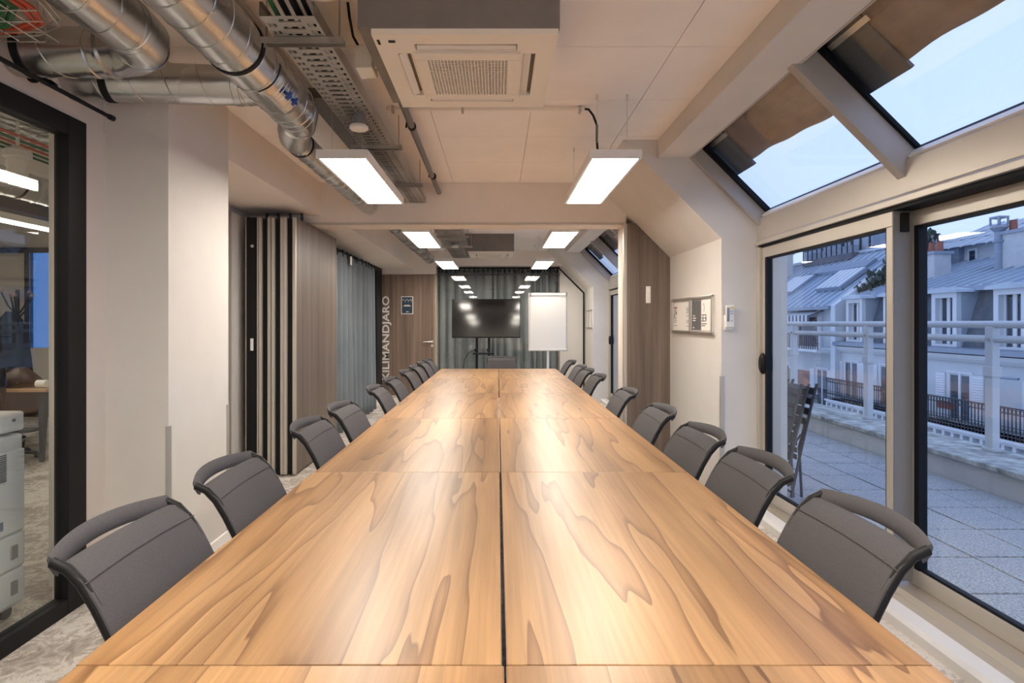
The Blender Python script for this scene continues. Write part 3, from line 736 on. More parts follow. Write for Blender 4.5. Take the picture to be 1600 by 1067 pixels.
gc = thing('cable_bundle', (-1.95, 2.0, 2.505), 'green cables lying in the wire basket tray', 'cables')
for k in range(6):
    obj('cable', T([(-1.88+.03*k, .4, 2.514+.008*(k%2)), (-1.87+.03*k, 1.7, 2.514), (-1.88+.028*k, 1.96+.016*k, 2.516+.006*(k%2)), (-1.93+.012*k, 2.05+.022*k, 2.516), (-2.06, 2.08+.022*k, 2.516)], .013, 8), M['green'], gc, smooth=True)
oc = thing('cable_bundle', (-1.74, 2.0, 2.505), 'orange cables bending round the end of the wire tray', 'cables')
for k in range(2):
    obj('cable', T([(-1.70+.03*k, .4, 2.512), (-1.70+.03*k, 1.88, 2.512), (-1.705+.03*k, 2.04, 2.514), (-1.75+.02*k, 2.14+.012*k, 2.518), (-1.86, 2.19+.02*k, 2.518), (-2.06, 2.20+.024*k, 2.518)], .009, 8), M['orange'], oc, smooth=True)

# ------------------------------------------------------------------ perforated cable trays
def cable_tray(y0, y1, x0, x1, lab, supports, pitch=.055, slots=True):
    z = 2.55; wd = x1-x0
    t = thing('cable_tray', ((x0+x1)/2, (y0+y1)/2, z), lab, 'cable tray')
    fx = [0, .055, .105, .15, .20, .30, .70, .80, .85, .895, .945, 1]
    xs_ = [x0+wd*f for f in fx]; ys_ = []; n = int((y1-y0)/pitch)
    for k in range(n): ys_ += [y0+k*pitch, y0+k*pitch+.010, y0+k*pitch+.022, y0+k*pitch+.036]
    ys_.append(y0+n*pitch)
    def hole(i, j):
        q = j % 4
        return slots and ((i in (1, 3, 7, 9) and q in (0, 1) and j > 1) or (i == 5 and q == 2))
    bt = obj('tray_floor', MB().holes(xs_, ys_, z, hole), M['tray'], t, solid=.0016)
    if slots:
        rm = MB()
        for k in range(n):
            yy = ys_[k*4+3]
            rm.box(xs_[5]-.002, xs_[6]+.002, yy, yy+.003, z-.0045, z-.0008)
            for i in (1, 3, 7, 9):
                if k: rm.box(xs_[i]-.0025, xs_[i], ys_[k*4]-.002, ys_[k*4+2]+.002, z-.004, z-.0008)
        obj('pressed_rim', rm, M['tray'], bt)
    for xx in (x0, x1):
        obj('tray_side', MB().box(xx-.001, xx+.001, y0, y1, z, z+.055).box(min(xx, xx+(.012 if xx == x0 else -.012)), max(xx, xx+(.012 if xx == x0 else -.012)), y0, y1, z+.054, z+.056), M['tray'], t)
    for yy in supports:
        s = obj('support_channel', MB().box(x0-.06, x1+.07, yy-.02, yy+.02, z-.006, z-.002).box(x0-.06, x1+.07, yy-.02, yy-.017, z-.028, z-.006).box(x0-.06, x1+.07, yy+.017, yy+.02, z-.028, z-.006), M['tray'], t)
        for xx in (x0-.04, x1+.05):
            obj('threaded_rod', T([(xx,yy,z-.03),(xx,yy,CZ)], .004, 6), M['tray'], s)
    return t
cable_tray(2.16, 5.53, -.909, -.70, 'perforated galvanised cable tray under the near ceiling', (2.33, 3.73, 4.75))
cable_tray(5.92, 10.3, -.80, -.45, 'perforated galvanised cable tray beyond the lintel', (6.6, 7.6, 8.6), pitch=.11)
for k, (xx, r) in enumerate(((-.86, .010), (-.82, .012), (-.775, .014), (-.735, .010))):
    pts = [(xx-.01-.02*(k%2), 1.75, 2.73), (xx+.015*(k%2), 2.0, 2.68), (xx, 2.14, 2.60), (xx, 2.3, 2.563+r), (xx, 5.5, 2.553+r)]
    tag(obj('cable', T(pts, r, 8), M['green' if k == 0 else 'black'], smooth=True), ['green cable dropping into the near cable tray', 'thin black cable next to the green one in the tray', 'thick black cable in the middle of the near tray', 'black cable nearest the air conditioner in the tray'][k], 'cable', 'cables in the near tray')
# sensors and boxes hung near the tray
sn = thing('ceiling_sensor', (-.775, 3.17, 2.46), 'round white sensor hanging under the cable tray', 'sensor')
obj('disc', MB().lathe([(.046,0),(.052,.006),(.052,.018),(.046,.024)], (-.775,3.17,2.46)), M['white'], sn, smooth=True)
obj('base', MB().lathe([(.040,.024),(.038,.06),(.030,.088)], (-.775,3.17,2.46)), M['grey'], sn, smooth=True)
jb = thing('junction_box', (-.60, 2.62, 2.55), 'white square junction box beside the cable tray', 'junction box')
obj('box', B(-.655,-.575,2.60,2.72,2.55,2.66), M['white'], jb, .006)
obj('hanger', T([(-.615,2.66,2.66),(-.615,2.66,CZ)], .006, 8), M['white'], jb)
obj('gland', T([(-.575,2.66,2.59),(-.545,2.66,2.59)], .016, 10), M['white'], jb, smooth=True)
obj('cap', T([(-.545,2.66,2.59),(-.535,2.66,2.59)], .012, 10), M['black'], jb, smooth=True)
obj('cable', T([(-.64,2.62,2.655),(-.65,2.55,2.67),(-.64,2.45,2.70),(-.64,2.42,2.75)], .006, 7), M['black'], jb, smooth=True)
sp = thing('ceiling_speaker', (-.575, 1.98, 2.47), 'round white ceiling speaker beside the grey air conditioner box', 'speaker')
obj('shell', MB().lathe([(.03,0),(.07,.006),(.088,.022),(.09,.05),(.075,.08)], (-.60,1.90,2.49)), M['cream'], sp, smooth=True)
obj('bracket', MB().lathe([(.06,.08),(.06,.26)], (-.60,1.90,2.49)), M['dark'], sp, smooth=True)
gt = thing('trunking', (-1.0, 4, 2.68), 'flat grey metal trunking fixed to ceiling between duct and tray', 'trunking')
obj('cover', B(-1.12,-.93,3.3,5.54,2.69,2.75), M['pipe'], gt, .004)
# drain pipe with clamps
dp = thing('drain_pipe', (-.57, 4.2, 2.65), 'dark grey drain pipe sloping from air conditioner to the lintel', 'pipe')
obj('pipe', T([(-.555,2.83,2.69),(-.56,3.2,2.675),(-.575,5.54,2.655)], .022, 12), M['pipe'], dp, smooth=True)
for yy in (3.72, 4.95):
    zz = 2.675-(yy-3.2)*.0085
    c = obj('clamp', T([(-.562,yy-.015,zz),(-.562,yy+.015,zz)], .028, 12), M['black'], dp, smooth=True)
    obj('clamp_screw', T([(-.60,yy,zz-.01),(-.59,yy,CZ)], .006, 6), M['black'], c)
obj('coupling', T([(-.559,3.0,2.682),(-.56,3.1,2.678)], .026, 12), M['pipe'], dp, smooth=True)
# white conduit across the ceiling and cable to the right light
cd = thing('conduit', (0, 3.6, 2.73), 'thin white conduit crossing the ceiling behind the air conditioner', 'conduit')
obj('tube', T([(-.70,3.58,2.732),(.55,3.58,2.732)], .011, 10), M['cream'], cd, smooth=True)
for xx in (-.66, -.22, .52): obj('clip', B(xx-.008, xx+.008, 3.565, 3.595, 2.705, 2.75), M['alug'], cd)
tag(obj('cable', T([(.55,3.58,2.732),(.575,3.57,2.725),(.60,3.55,2.68),(.615,3.50,2.60),(.60,3.42,2.48),(.595,3.36,2.39)], .007, 8), M['black'], smooth=True), 'black flex dropping from the conduit to the right light', 'cable')
# services in the far half
tag(obj('hose', T([(-.52,8.9,2.60),(-.60,8.7,2.56),(-.66,8.3,2.48),(-.72,8.0,2.55),(-.70,7.7,2.68),(-.62,7.6,2.75)], .02, 8), M['grey'], smooth=True), 'grey flexible hose beside the far air conditioner', 'hose')
s2 = thing('ceiling_sensor', (-.60, 8.2, 2.47), 'small round white sensor under the far cable tray', 'sensor')
obj('disc', MB().lathe([(.05,0),(.055,.01),(.05,.03)], (-.62,8.2,2.47)), M['white'], s2, smooth=True)
obj('base', MB().lathe([(.035,.03),(.035,.08)], (-.62,8.2,2.47)), M['grey'], s2, smooth=True)

# ------------------------------------------------------------------ folding wall panels parked on the left
def fold_panel(x0, x1, y0, y1, lab, dark=False, wood=True):
    t = thing('partition_panel', ((x0+x1)/2, y0, 0), lab, 'partition panel', 'parked folding wall panels')
    core = .012
    obj('core', B(x0+.014, x1-.014, y0+.03, y1-.02, .02, 2.325), M['blackm'], t)
    obj('face', B(x0, x0+.014, y0+.012, y1, .012, 2.33), M['panelwood'], t)
    f = obj('face', B(x1-.014, x1, y0+.012, y1, .012, 2.33), M['panelwood'], t)
    m = M['alu'] if not dark else M['black']
    if not dark:
        obj('edge_profile', MB().box(x0-.001, x0+.026, y0, y0+.03, .012, 2.33).box(x0+.004, x0+.010, y0-.004, y0, .012, 2.33), M['aluw'], t, .001)
        obj('edge_profile', MB().box(x1-.026, x1+.001, y0, y0+.03, .012, 2.33).box(x1-.010, x1-.004, y0-.004, y0, .012, 2.33), M['aluw'], t, .001)
    else:
        obj('edge_profile', B(x0+.004, x1-.004, y0-.004, y0+.03, .012, 2.33), M['black'], t, .002)
        obj('edge_bead', B(x0-.001, x0+.006, y0-.006, y0+.02, .012, 2.33), M['alu'], t)
        obj('edge_bead', B(x1-.008, x1+.001, y0-.006, y0+.02, .012, 2.33), M['aluw'], t)
        obj('handle', B((x0+x1)/2-.012, (x0+x1)/2+.016, y0-.012, y0-.004, 1.13, 1.24), M['lampwhite'], t, .003)
        obj('latch', MB().lathe([(.014,-.008),(.014,0)], ((x0+x1)/2+.005, y0-.004, 2.07), 'y'), M['alu'], t, smooth=True)
    for s in (.25, .75):
        obj('trolley', T([((x0+x1)/2, y0+(y1-y0)*s, 2.325), ((x0+x1)/2, y0+(y1-y0)*s, 2.345 if y0+(y1-y0)*s > 5.54 else 2.43)], .012, 8), M['dark'], t)
    return t
PX = [(-2.265, -2.155, True), (-2.15, -2.045, False), (-2.035, -1.93, False), (-1.925, -1.82, False)]
names = ['black-edged folding wall panel with white handle, in the stack', 'folding wall panel next to the black-edged one in the stack', 'folding wall panel just behind the outermost one', 'outermost folding wall panel showing its grey-brown wood face']
for (a, b, dk), lab in zip(PX, names):
    fold_panel(a, b, 5.10, 6.40, lab, dk)
ps = thing('partition_panel', (-2.36, 5.0, 0), 'white closing panel beside the stacked folding wall', 'partition panel')
obj('face', B(-2.40, -2.345, 4.78, 5.9, .012, 2.36), M['wall'], ps, .003)
obj('edge_strip', B(-2.345, -2.33, 4.9, 4.96, .012, 2.36), M['aluw'], ps)
# fixed wood panel on the right of the opening
fp = thing('partition_panel', (1.46, 5.5, 0), 'fixed brown wood panel beside the notice board wall', 'partition panel')
obj('face', MB().prism([(1.255,0.005),(1.677,0.005),(1.677,2.013),(1.345,2.345),(1.255,2.345)], 5.50, 5.539), M['panelwood'], fp, .001)
obj('edge_profile', MB().box(1.225, 1.256, 5.49, 5.545, .005, 2.345).box(1.232,1.248,5.484,5.49,.005,2.345), M['aluw'], fp, .002)
obj('jamb_wall', MB().prism([(1.257,0),(1.677,0),(1.677,2.01),(1.345,2.342),(1.257,2.342)], 5.539, 5.9), M['soffit'], fp)

# ------------------------------------------------------------------ curtains
def curtain(lab, a, b, z0, z1, m, amp=.045, pitch=.16, seed=0):
    rnd = random.Random(seed)
    a, b = Vector(a), Vector(b); L = (b-a).length; d = (b-a)/L; nrm = Vector((-d.y, d.x, 0))
    t = thing('curtain', ((a.x+b.x)/2, (a.y+b.y)/2, z0), lab, 'curtain')
    K = max(3, int(L/pitch)); sub = 12; n = K*sub
    ws = [rnd.uniform(.6, 1.5) for _ in range(K)]; tot = sum(ws)
    pos = []; off = []; acc = 0
    for k in range(K):
        dep = amp*rnd.uniform(.6, 1.15); lean = rnd.uniform(-.35, .35)
        for q in range(sub):
            f = q/sub; c = math.cos(2*math.pi*f)
            pos.append((acc+ws[k]*(f+lean*.25*math.sin(2*math.pi*f)))/tot*L); off.append(dep*(c+.22*math.cos(4*math.pi*f)))
        acc += ws[k]
    pos.append(L); off.append(amp*.8)
    def fn(u, v):
        i = min(n, int(round(u*n))); k = .72+.28*(1-v)
        p = a + d*pos[i] + nrm*(off[i]*k + .012*math.sin(pos[i]*5+v*2))
        return (p.x, p.y, z0+(z1-z0)*v)
    obj('cloth', MB().grid(fn, n, 10), m, t, smooth=True, solid=.003, angle=80)
    # heading tape with pleat hooks
    hk = MB()
    i = 0
    while i <= n:
        p = fn(i/n, 1); hk.box(p[0]-.008, p[0]+.008, p[1]-.008, p[1]+.008, z1-.05, z1+.035); i += 6
    obj('hook', hk, M['blackm'], t)
    obj('rail', T([a+Vector((0,0,z1+.035)), b+Vector((0,0,z1+.035))], .012, 8), M['black'], t)
    return t
curtain('long blue-grey curtain along the left glazing', (-1.95, 6.44, 0), (-1.95, 9.0, 0), .03, 2.24, M['curtain'], .07, .20, 3)
curtain('slate curtain behind the glass partition and the screen', (-1.15, 11.0, 0), (1.17, 11.0, 0), .03, 2.41, M['curtaind'], .062, .145, 5)
tag(obj('curtain_tag', B(-1.90,-1.895,7.30,7.38,2.13,2.24), M['paper']), 'small white tag at the top of the left curtain', 'tag')

# ------------------------------------------------------------------ screen on stand
TY = 9.95
tv = thing('television', (-.20, TY, 1.1), 'large black flat screen on a stand in front of the slate curtain', 'television')
obj('bezel', MB().box(-.80,.402,TY-.02,TY+.03,1.115,1.80), M['black'], tv, .004)
obj('screen', B(-.79,.392,TY-.024,TY-.0195,1.135,1.79), M['screen'], tv)
tv.rotation_euler = (math.radians(-2.35), 0, 0)
ts = thing('screen_stand', (-.2, TY+.05, 0), 'black wheeled stand carrying the flat screen', 'stand')
for xx in (-.365, -.15): obj('post', B(xx-.022, xx+.022, TY+.055, TY+.09, .80 if xx > -.2 else .09, 1.7), M['black'], ts, .004)
obj('shelf', B(-.43,-.07,TY-.14,TY+.08,.83,.855), M['black'], ts, .006)
for xx in (-.38, -.16): obj('shelf_clamp', MB().lathe([(.03,-.02),(.03,.02)], (xx, TY, .90), 'y'), M['black'], ts, smooth=True)
obj('base', MB().box(-.55,.15,TY-.02,TY+.12,.07,.11).box(-.55,-.49,TY-.35,TY+.3,.07,.11).box(.09,.15,TY-.35,TY+.3,.07,.11), M['black'], ts, .006)
for xx, yy in ((-.52,TY-.32),(-.52,TY+.27),(.12,TY-.32),(.12,TY+.27)):
    obj('caster', MB().lathe([(.035,-.012),(.035,.012)], (xx, yy, .035), 'x'), M['black'], ts, smooth=True)
tag(obj('cable', T([(-.42,TY-.05,.90),(-.50,TY-.08,.86),(-.58,TY-.05,.74),(-.60,TY,.5),(-.60,TY+.05,.1),(-.60,TY+.05,.006)], .006, 7), M['black'], smooth=True), 'black cable hanging from the screen stand shelf', 'cable')
# ------------------------------------------------------------------ flip chart
FY = 9.45
fc = thing('flip_chart', (.87, FY, 0), 'white flip chart easel with a blank pad', 'flip chart')
tl = .015
bd = obj('board', MB().box(.525,1.165,FY,FY+.02,.925,1.875), M['lampwhite'], fc, .006)
obj('board_frame', MB().box(.515,.54,FY-.008,FY+.022,.92,1.87).box(1.15,1.175,FY-.008,FY+.022,.92,1.87).box(.515,1.175,FY-.008,FY+.022,.91,.935), M['alu'], bd, .003)
obj('clamp_bar', MB().box(.54,1.15,FY-.03,FY+.005,1.835,1.875), M['white'], fc, .006)
for xx in (.535, 1.135): obj('clamp_end', B(xx, xx+.03, FY-.034, FY+.005, 1.83, 1.885), M['grey'], fc, .003)
pd = obj('paper_pad', MB().box(.55,1.14,FY-.013,FY-.001,.985,1.84), M['paper'], fc)
obj('pen_tray', B(.53,1.16,FY-.05,FY,.925,.94), M['lampwhite'], fc, .003)
obj('leg', T([(.845,FY+.03,1.5),(.845,FY+.03,.12)], .022, 10), M['lampwhite'], fc, smooth=True)
for a in (90, 210, 330):
    ca, sa = math.cos(math.radians(a)), math.sin(math.radians(a))
    obj('leg', T([(.845,FY+.03,.13),(.845+.33*ca,FY+.03+.33*sa,.012)], .014, 8), M['alu'], fc, smooth=True)

# ------------------------------------------------------------------ things on the right wall
def noticeboard(y0, y1, z0, z1, lab, detail=True):
    X = 1.677
    t = thing('notice_board', (X, (y0+y1)/2, z0), lab, 'notice board')
    obj('back', B(X-.012, X-.001, y0, y1, z0, z1), M['white'], t)
    ym = (y0+y1)/2; r = .014
    for a, b, lab3 in ((y0, ym-.003, 'right'), (ym+.003, y1, 'left')):
        fr = MB().box(X-.03, X-.012, a, b, z1-2*r, z1).box(X-.03, X-.012, a, b, z0, z0+2*r).box(X-.03, X-.012, a, a+2*r, z0, z1).box(X-.03, X-.012, b-2*r, b, z0, z1)
        f = obj('snap_frame', fr, M['alu'], t, .007)
    if detail:
        # left frame (far in y): two paper sheets; right frame: grey and white halves
        fa0, fa1 = ym+.035, y1-.032
        obj('sheet', B(X-.016, X-.012, fa0, fa1, z0+.035, z1-.035), M['paper'], t)
        sp_ = obj('sheet', B(X-.016, X-.012, y0+.032, ym-.10-.0, z0+.035, z1-.035), M['paper'], t)
        obj('sheet', B(X-.017, X-.012, (y0+ym)/2+.01, ym-.033, z0+.035, z1-.035), M['slate'], t)
        obj('sheet', B(X-.0165, X-.012, y0+.032, (y0+ym)/2+.01, z0+.035, z1-.035), M['paper'], t)
        ink = MB(); rd = MB(); wl = MB(); rnd = random.Random(4)
        Xp = X-.0175
        H = z1-z0
        for c0_, c1_ in ((fa1-.09, fa1-.01), (fa0+.01, fa0+.09)):
            z = z1-.09
            while z > z0+.06:
                if rnd.random() > .15: ink.box(Xp, Xp+.001, c0_+rnd.uniform(0,.03), c1_, z, z+.004)
                z -= .014 if rnd.random() > .2 else .03
        rd.box(Xp-.0005, Xp+.001, fa1-.095, fa1-.012, z1-.085, z1-.072)
        rd.box(Xp-.0005, Xp+.001, fa1-.06, fa1-.045, z1-.13, z1-.105)
        ink.box(Xp, Xp+.001, fa1-.022, fa1-.01, z1-.18, z1-.13); ink.box(Xp, Xp+.001, fa0+.008, fa0+.022, z1-.12, z1-.08)
        ink.box(Xp, Xp+.001, fa1-.08, fa1-.062, z0+.17, z0+.20)
        b0, b1 = y0+.04, (y0+ym)/2
        for z, wdt in ((z1-.16,.12),(z1-.185,.13),(z1-.21,.10),(z1-.232,.12),(z1-.247,.09)):
            ink.box(Xp, Xp+.001, b1-wdt*.85, b1, z, z+.008)
        for yb in (b1-.03, b1-.095):
            ink.prism([(yb-.012, z0+.11), (yb+.012, z0+.11), (yb+.004, z0+.16), (yb-.004, z0+.16)], Xp, Xp+.001, 'x')
            ink.box(Xp, Xp+.001, yb-.018, yb+.018, z0+.085, z0+.09)
        ink.tube([(Xp, b1-.04-.02*math.cos(a/6), z1-.10+.035*math.sin(a/6)) for a in range(-6, 12)], .0018, 5)
        g1 = ym-.04
        for z, wdt in ((z1-.165,.05),(z1-.185,.075),(z1-.205,.06),(z0+.05,.03)):
            wl.box(Xp-.0005, Xp+.001, g1-.01-wdt, g1-.01, z, z+.009)
        obj('print', ink, M['ink'], t); obj('red_print', rd, M['red'], t); obj('white_print', wl, M['paper'], t)
    return t
noticeboard(4.355, 5.36, 1.285, 1.60, 'double silver framed notice board on the white wall by the wood panel')
noticeboard(9.98, 10.55, 1.28, 1.62, 'small distant notice board on the far white wall', False)
rc = thing('remote_control', (1.73, 4.24, 1.33), 'white remote control in a holder beside the terrace door', 'remote control')
obj('holder', B(1.692,1.752,4.222,4.2395,1.325,1.44), M['white'], rc, .006)
obj('body', B(1.697,1.76,4.205,4.222,1.345,1.51), M['white'], rc, .006)
obj('display', B(1.704,1.722,4.203,4.206,1.39,1.49), M['lcd'], rc)
obj('button', B(1.731,1.751,4.202,4.206,1.485,1.502), M['yellow'], rc)
obj('button', MB().box(1.730,1.737,4.203,4.206,1.462,1.468).box(1.742,1.749,4.203,4.206,1.462,1.468).box(1.730,1.752,4.203,4.206,1.447,1.452).box(1.738,1.745,4.203,4.206,1.392,1.400), M['grey'], rc)
sw = thing('wall_switch', (1.46, 5.5, 1.6), 'white rocker control on the brown wood panel', 'switch')
obj('plate', B(1.438,1.486,5.485,5.4995,1.57,1.735), M['white'], sw, .006)
for k in range(3): obj('rocker', B(1.446,1.478,5.481,5.486,1.585+.047*k,1.625+.047*k), M['lampwhite'], sw, .002)
cg = thing('corner_guard', (1.68, 4.24, 0), 'pale metal guard on the wall corner beside the terrace door', 'corner guard')
obj('angle', MB().prism([(1.673,4.27),(1.673,4.236),(1.70,4.236),(1.70,4.2398),(1.6768,4.2398),(1.6768,4.27)], .02, .98, 'z'), M['alug'], cg)

# ------------------------------------------------------------------ office behind the glazing
struct(obj('wall_office', MB().box(-8.1,-7.13,8.6,8.7,0,2.9).box(-7.13,-4.3,8.6,8.7,2.46,2.9).box(-6.2,-4.3,8.6,8.7,0,2.46).box(-7.13,-6.2,8.6,8.7,0,1.0).box(-4.4,-4.3,8.7,11.3,0,2.9).box(-4.4,-2.4,11.2,11.3,0,2.9), M['wall']), 'pale far wall of the neighbouring office', 'wall')
struct(obj('wall_office', B(-8.1,-8,-2.6,8.7,0,2.9), M['wall']), 'side wall of the neighbouring office', 'wall')
w8 = sempty('window_8', (-6.4, 8.6, 0), 'blue window in the far wall of the office', 'window')
obj('pane', B(-7.13,-6.2,8.64,8.65,1.0,2.46), M['bluewin'], w8)
obj('window_frame', MB().box(-8.0,-5.8,8.56,8.6,2.44,2.52).box(-7.16,-7.11,8.57,8.6,.98,2.44), M['dark'], w8)
cp = thing('copier', (-2.55, 2.35, 0), 'light grey office copier close behind the glazing', 'copier')
bx = obj('cabinet', B(-2.85,-2.25,1.95,2.69,.06,.86), M['copier'], cp, .015)
for z0, z1 in ((.08,.235),(.245,.40)):
    dr = obj('drawer', B(-2.25,-2.235,1.97,2.68,z0,z1), M['copier'], cp, .006)
    obj('handle', B(-2.236,-2.226,2.60,2.63,(z0+z1)/2-.03,(z0+z1)/2+.03), M['grey'], dr)
obj('side_door', B(-2.25,-2.235,1.97,2.68,.41,.79), M['copier'], cp, .006)
vt = MB()
for k in range(14): vt.box(-2.236,-2.231,2.53,2.575,.66+.009*k,.6645+.009*k)
obj('vent', vt, M['ink'], cp)
obj('label_plate', B(-2.236,-2.2335,2.46,2.56,.44,.48), M['lcd'], cp)
obj('top_deck', B(-2.85,-2.24,1.95,2.685,.875,.965), M['copier'], cp, .012)
obj('screw', MB().lathe([(.008,0),(.008,.006)], (-2.24,2.62,.93), 'x'), M['grey'], cp)
obj('document_feeder', MB().prism([(1.95,.985),(1.95,1.12),(2.45,1.13),(2.55,1.09),(2.59,.985)], -2.83, -2.28, 'x'), M['copier'], cp, .02)
obj('paper_exit', B(-2.8,-2.3,1.98,2.6,.965,.985), M['dark'], cp)
for xx, yy in ((-2.8,2.0),(-2.3,2.0),(-2.8,2.64),(-2.3,2.64)): obj('caster', MB().lathe([(.03,-.012),(.03,.012)], (xx,yy,.03), 'x', 12), M['dark'], cp)
dk = thing('desk', (-5.0, 5.9, 0), 'dark-legged office desk with oak top behind the copier', 'desk')
obj('desktop', B(-5.9,-4.42,5.55,6.35,.70,.73), M['wood_desk'], dk, .003)
for xx, yy in ((-4.50,5.62),(-4.50,6.28),(-5.84,5.62),(-5.84,6.28)):
    obj('leg', MB().tube([(xx,yy,.70),(xx-.02,yy,0)], [.045,.022], 4), M['dark'], dk)
obj('modesty_panel', B(-5.8,-4.55,6.2,6.22,.35,.70), M['dark'], dk)
hb = thing('handbag', (-4.85, 5.75, .73), 'slumped brown leather bag lying on the office desk', 'bag')
mb = MB(); mb.lathe([(.05,0),(.18,.01),(.22,.06),(.19,.12),(.11,.16),(.03,.17)], (0,0,0), 'z', 20)
mb.v = [(-4.90+p[0]*1.35+.02*math.sin(p[1]*30), 5.72+p[1]*.7, .731+p[2]*(1+.25*math.sin(p[0]*22+p[1]*9))) for p in mb.v]
obj('body', mb, M['leather'], hb, smooth=True, angle=80)
obj('strap', T(arc((-4.78,5.66,.78), .11, 0, 180, 10), .010, 7), M['leather'], hb, smooth=True)
obj('buckle', MB().lathe([(.018,-.006),(.018,.006)], (-4.75,5.60,.80), 'y', 10), M['yellow'], hb)
tag(obj('paper_roll', MB().lathe([(.035,-.05),(.04,-.045),(.04,.045),(.035,.05)], (-4.55,5.66,.77), 'x', 16), M['paper'], smooth=True), 'white paper roll at the desk edge', 'paper roll')
bn = thing('waste_bin', (-4.55, 5.28, 0), 'black waste bin with plastic liner under the desk', 'bin')
obj('bucket', MB().lathe([(.115,0),(.12,.01),(.145,.30),(.138,.30),(.11,.02)], (-4.62,5.32,0), 'z', 20), M['blackm'], bn, smooth=True)
mb = MB().lathe([(.139,.27),(.150,.30),(.165,.27)], (-4.62,5.32,0), 'z', 24)
mb.v = [(p[0], p[1], p[2]+.015*math.sin(p[0]*90)+.01*math.cos(p[1]*70)) for p in mb.v]
obj('liner', mb, M['grey'], bn, smooth=True)
oc_ = thing('office_chair', (-5.0, 5.4, 0), 'dark mesh office chair tucked at the desk', 'chair')
obj('seat', B(-5.2,-4.75,5.5,5.95,.43,.49), M['blackm'], oc_, .02)
obj('backrest', B(-5.2,-4.76,5.46,5.50,.52,.95), M['blackm'], oc_, .02)
obj('column', T([(-4.98,5.72,.06),(-4.98,5.72,.43)], .025, 10), M['dark'], oc_)
for k in range(5):
    a = 2*math.pi*k/5+.3
    l = obj('leg', T([(-4.98,5.72,.09),(-4.98+.28*math.cos(a),5.72+.28*math.sin(a),.05)], .018, 6), M['dark'], oc_)
    obj('caster', MB().lathe([(.025,-.015),(.025,.015)], (-4.98+.28*math.cos(a),5.72+.28*math.sin(a),.026), 'x', 10), M['dark'], l)
cs = thing('coat_stand', (-6.1, 7.2, 0), 'dark coat stand with hooks in the office', 'coat stand')
obj('pole', T([(-6.1,7.2,.02),(-6.1,7.2,1.80)], .022, 10), M['dark'], cs, smooth=True)
obj('base', MB().lathe([(.22,0),(.22,.02),(.03,.035)], (-6.1,7.2,0), 'z', 20), M['dark'], cs, smooth=True)
for k in range(5):
    a = 2*math.pi*k/5+.2; zz = 1.42+.05*(k%2)
    ar = obj('hook_arm', T([(-6.1,7.2,zz),(-6.1+.09*math.cos(a),7.2+.09*math.sin(a),zz+.12),(-6.1+.16*math.cos(a),7.2+.16*math.sin(a),zz+.30)], .011, 7), M['dark'], cs, smooth=True)
    obj('knob', MB().lathe([(.008,-.022),(.022,-.008),(.022,.008),(.008,.022)], (-6.1+.16*math.cos(a),7.2+.16*math.sin(a),zz+.31), 'z', 10), M['wood_desk'], ar, smooth=True)
mb = MB().lathe([(.05,1.52),(.13,1.42),(.19,1.2),(.22,.95),(.24,.72),(.2,.70)], (0,0,0), 'z', 24)
mb.v = [(-6.02+p[0]*(1+.12*math.sin(6*math.atan2(p[1], p[0]))), 7.0+p[1]*.5*(1+.12*math.sin(6*math.atan2(p[1], p[0]))), p[2]) for p in mb.v]
tag(obj('coat', mb, M['coat'], smooth=True, angle=80), 'dark grey coat hanging on the coat stand', 'coat')
bmo = struct(obj('ceiling_beam', B(-4.75,-4.45,-2.6,8.6,2.42,2.60), M['dark']), 'dark services beam under the office ceiling', 'beam')
for xx, a, b, lab in ((-4.0, 3.3, 5.6, 'long lit linear lamp hanging in the office behind the glass'), (-6.0, 3.5, 6.3, 'farther linear lamp hanging in the office'), (-3.4, -.5, 1.8, 'unseen linear lamp added to brighten the office beside the viewpoint'), (-3.3, 8.9, 10.6, 'unseen linear lamp added to light the office beyond the long curtain')):  # last two lamps are unseen, added to brighten the office
    ll = thing('linear_lamp', (xx, a, 2.2), lab, 'lamp')
    obj('housing', B(xx-.05, xx+.05, a, b, 2.215, 2.27), M['lampwhite'], ll)
    obj('diffuser', B(xx-.045, xx+.045, a+.01, b-.01, 2.20, 2.2145), M['lamp2'], ll)
    for yy in (a+.2, b-.2): obj('suspension_wire', T([(xx,yy,2.27),(xx,yy,CZ+.015)], .002, 5), M['alu'], ll)
sl = thing('spot_lamp', (-3.05, 3.55, 2.2), 'white cylinder downlight hanging in the office', 'lamp')
obj('cylinder', MB().lathe([(.05,2.27),(.055,2.275),(.055,2.42),(.075,2.43),(.075,2.47),(.03,2.50)], (-3.05,3.60,0), 'z', 20), M['white'], sl, smooth=True)
obj('lens', MB().lathe([(.045,2.262),(.045,2.2695)], (-3.05,3.60,0), 'z', 16), M['lamp2'], sl)
obj('stem', T([(-3.05,3.60,2.50),(-3.05,3.60,CZ+.015)], .01, 8), M['white'], sl)
duct('ventilation_duct', 'silver round duct under the office ceiling behind the glass', [(-3.75, 1.0, 2.46), (-3.75, 8.5, 2.46)], .11, rings=(((-3.75, 4.4, 2.46), (0,1,0), .114, .02, 'black'),))
ot = thing('cable_tray', (-3.0, 3, 2.6), 'perforated steel cable tray under the office ceiling', 'cable tray')
xs_ = [-3.45+.04*k for k in range(14)]; ys_ = [1.5+.045*k for k in range(71)]
obj('tray_floor', MB().holes(xs_, ys_, 2.66, lambda i, j: i % 2 == 1 and j % 2 == 1), M['tray'], ot, solid=.002)
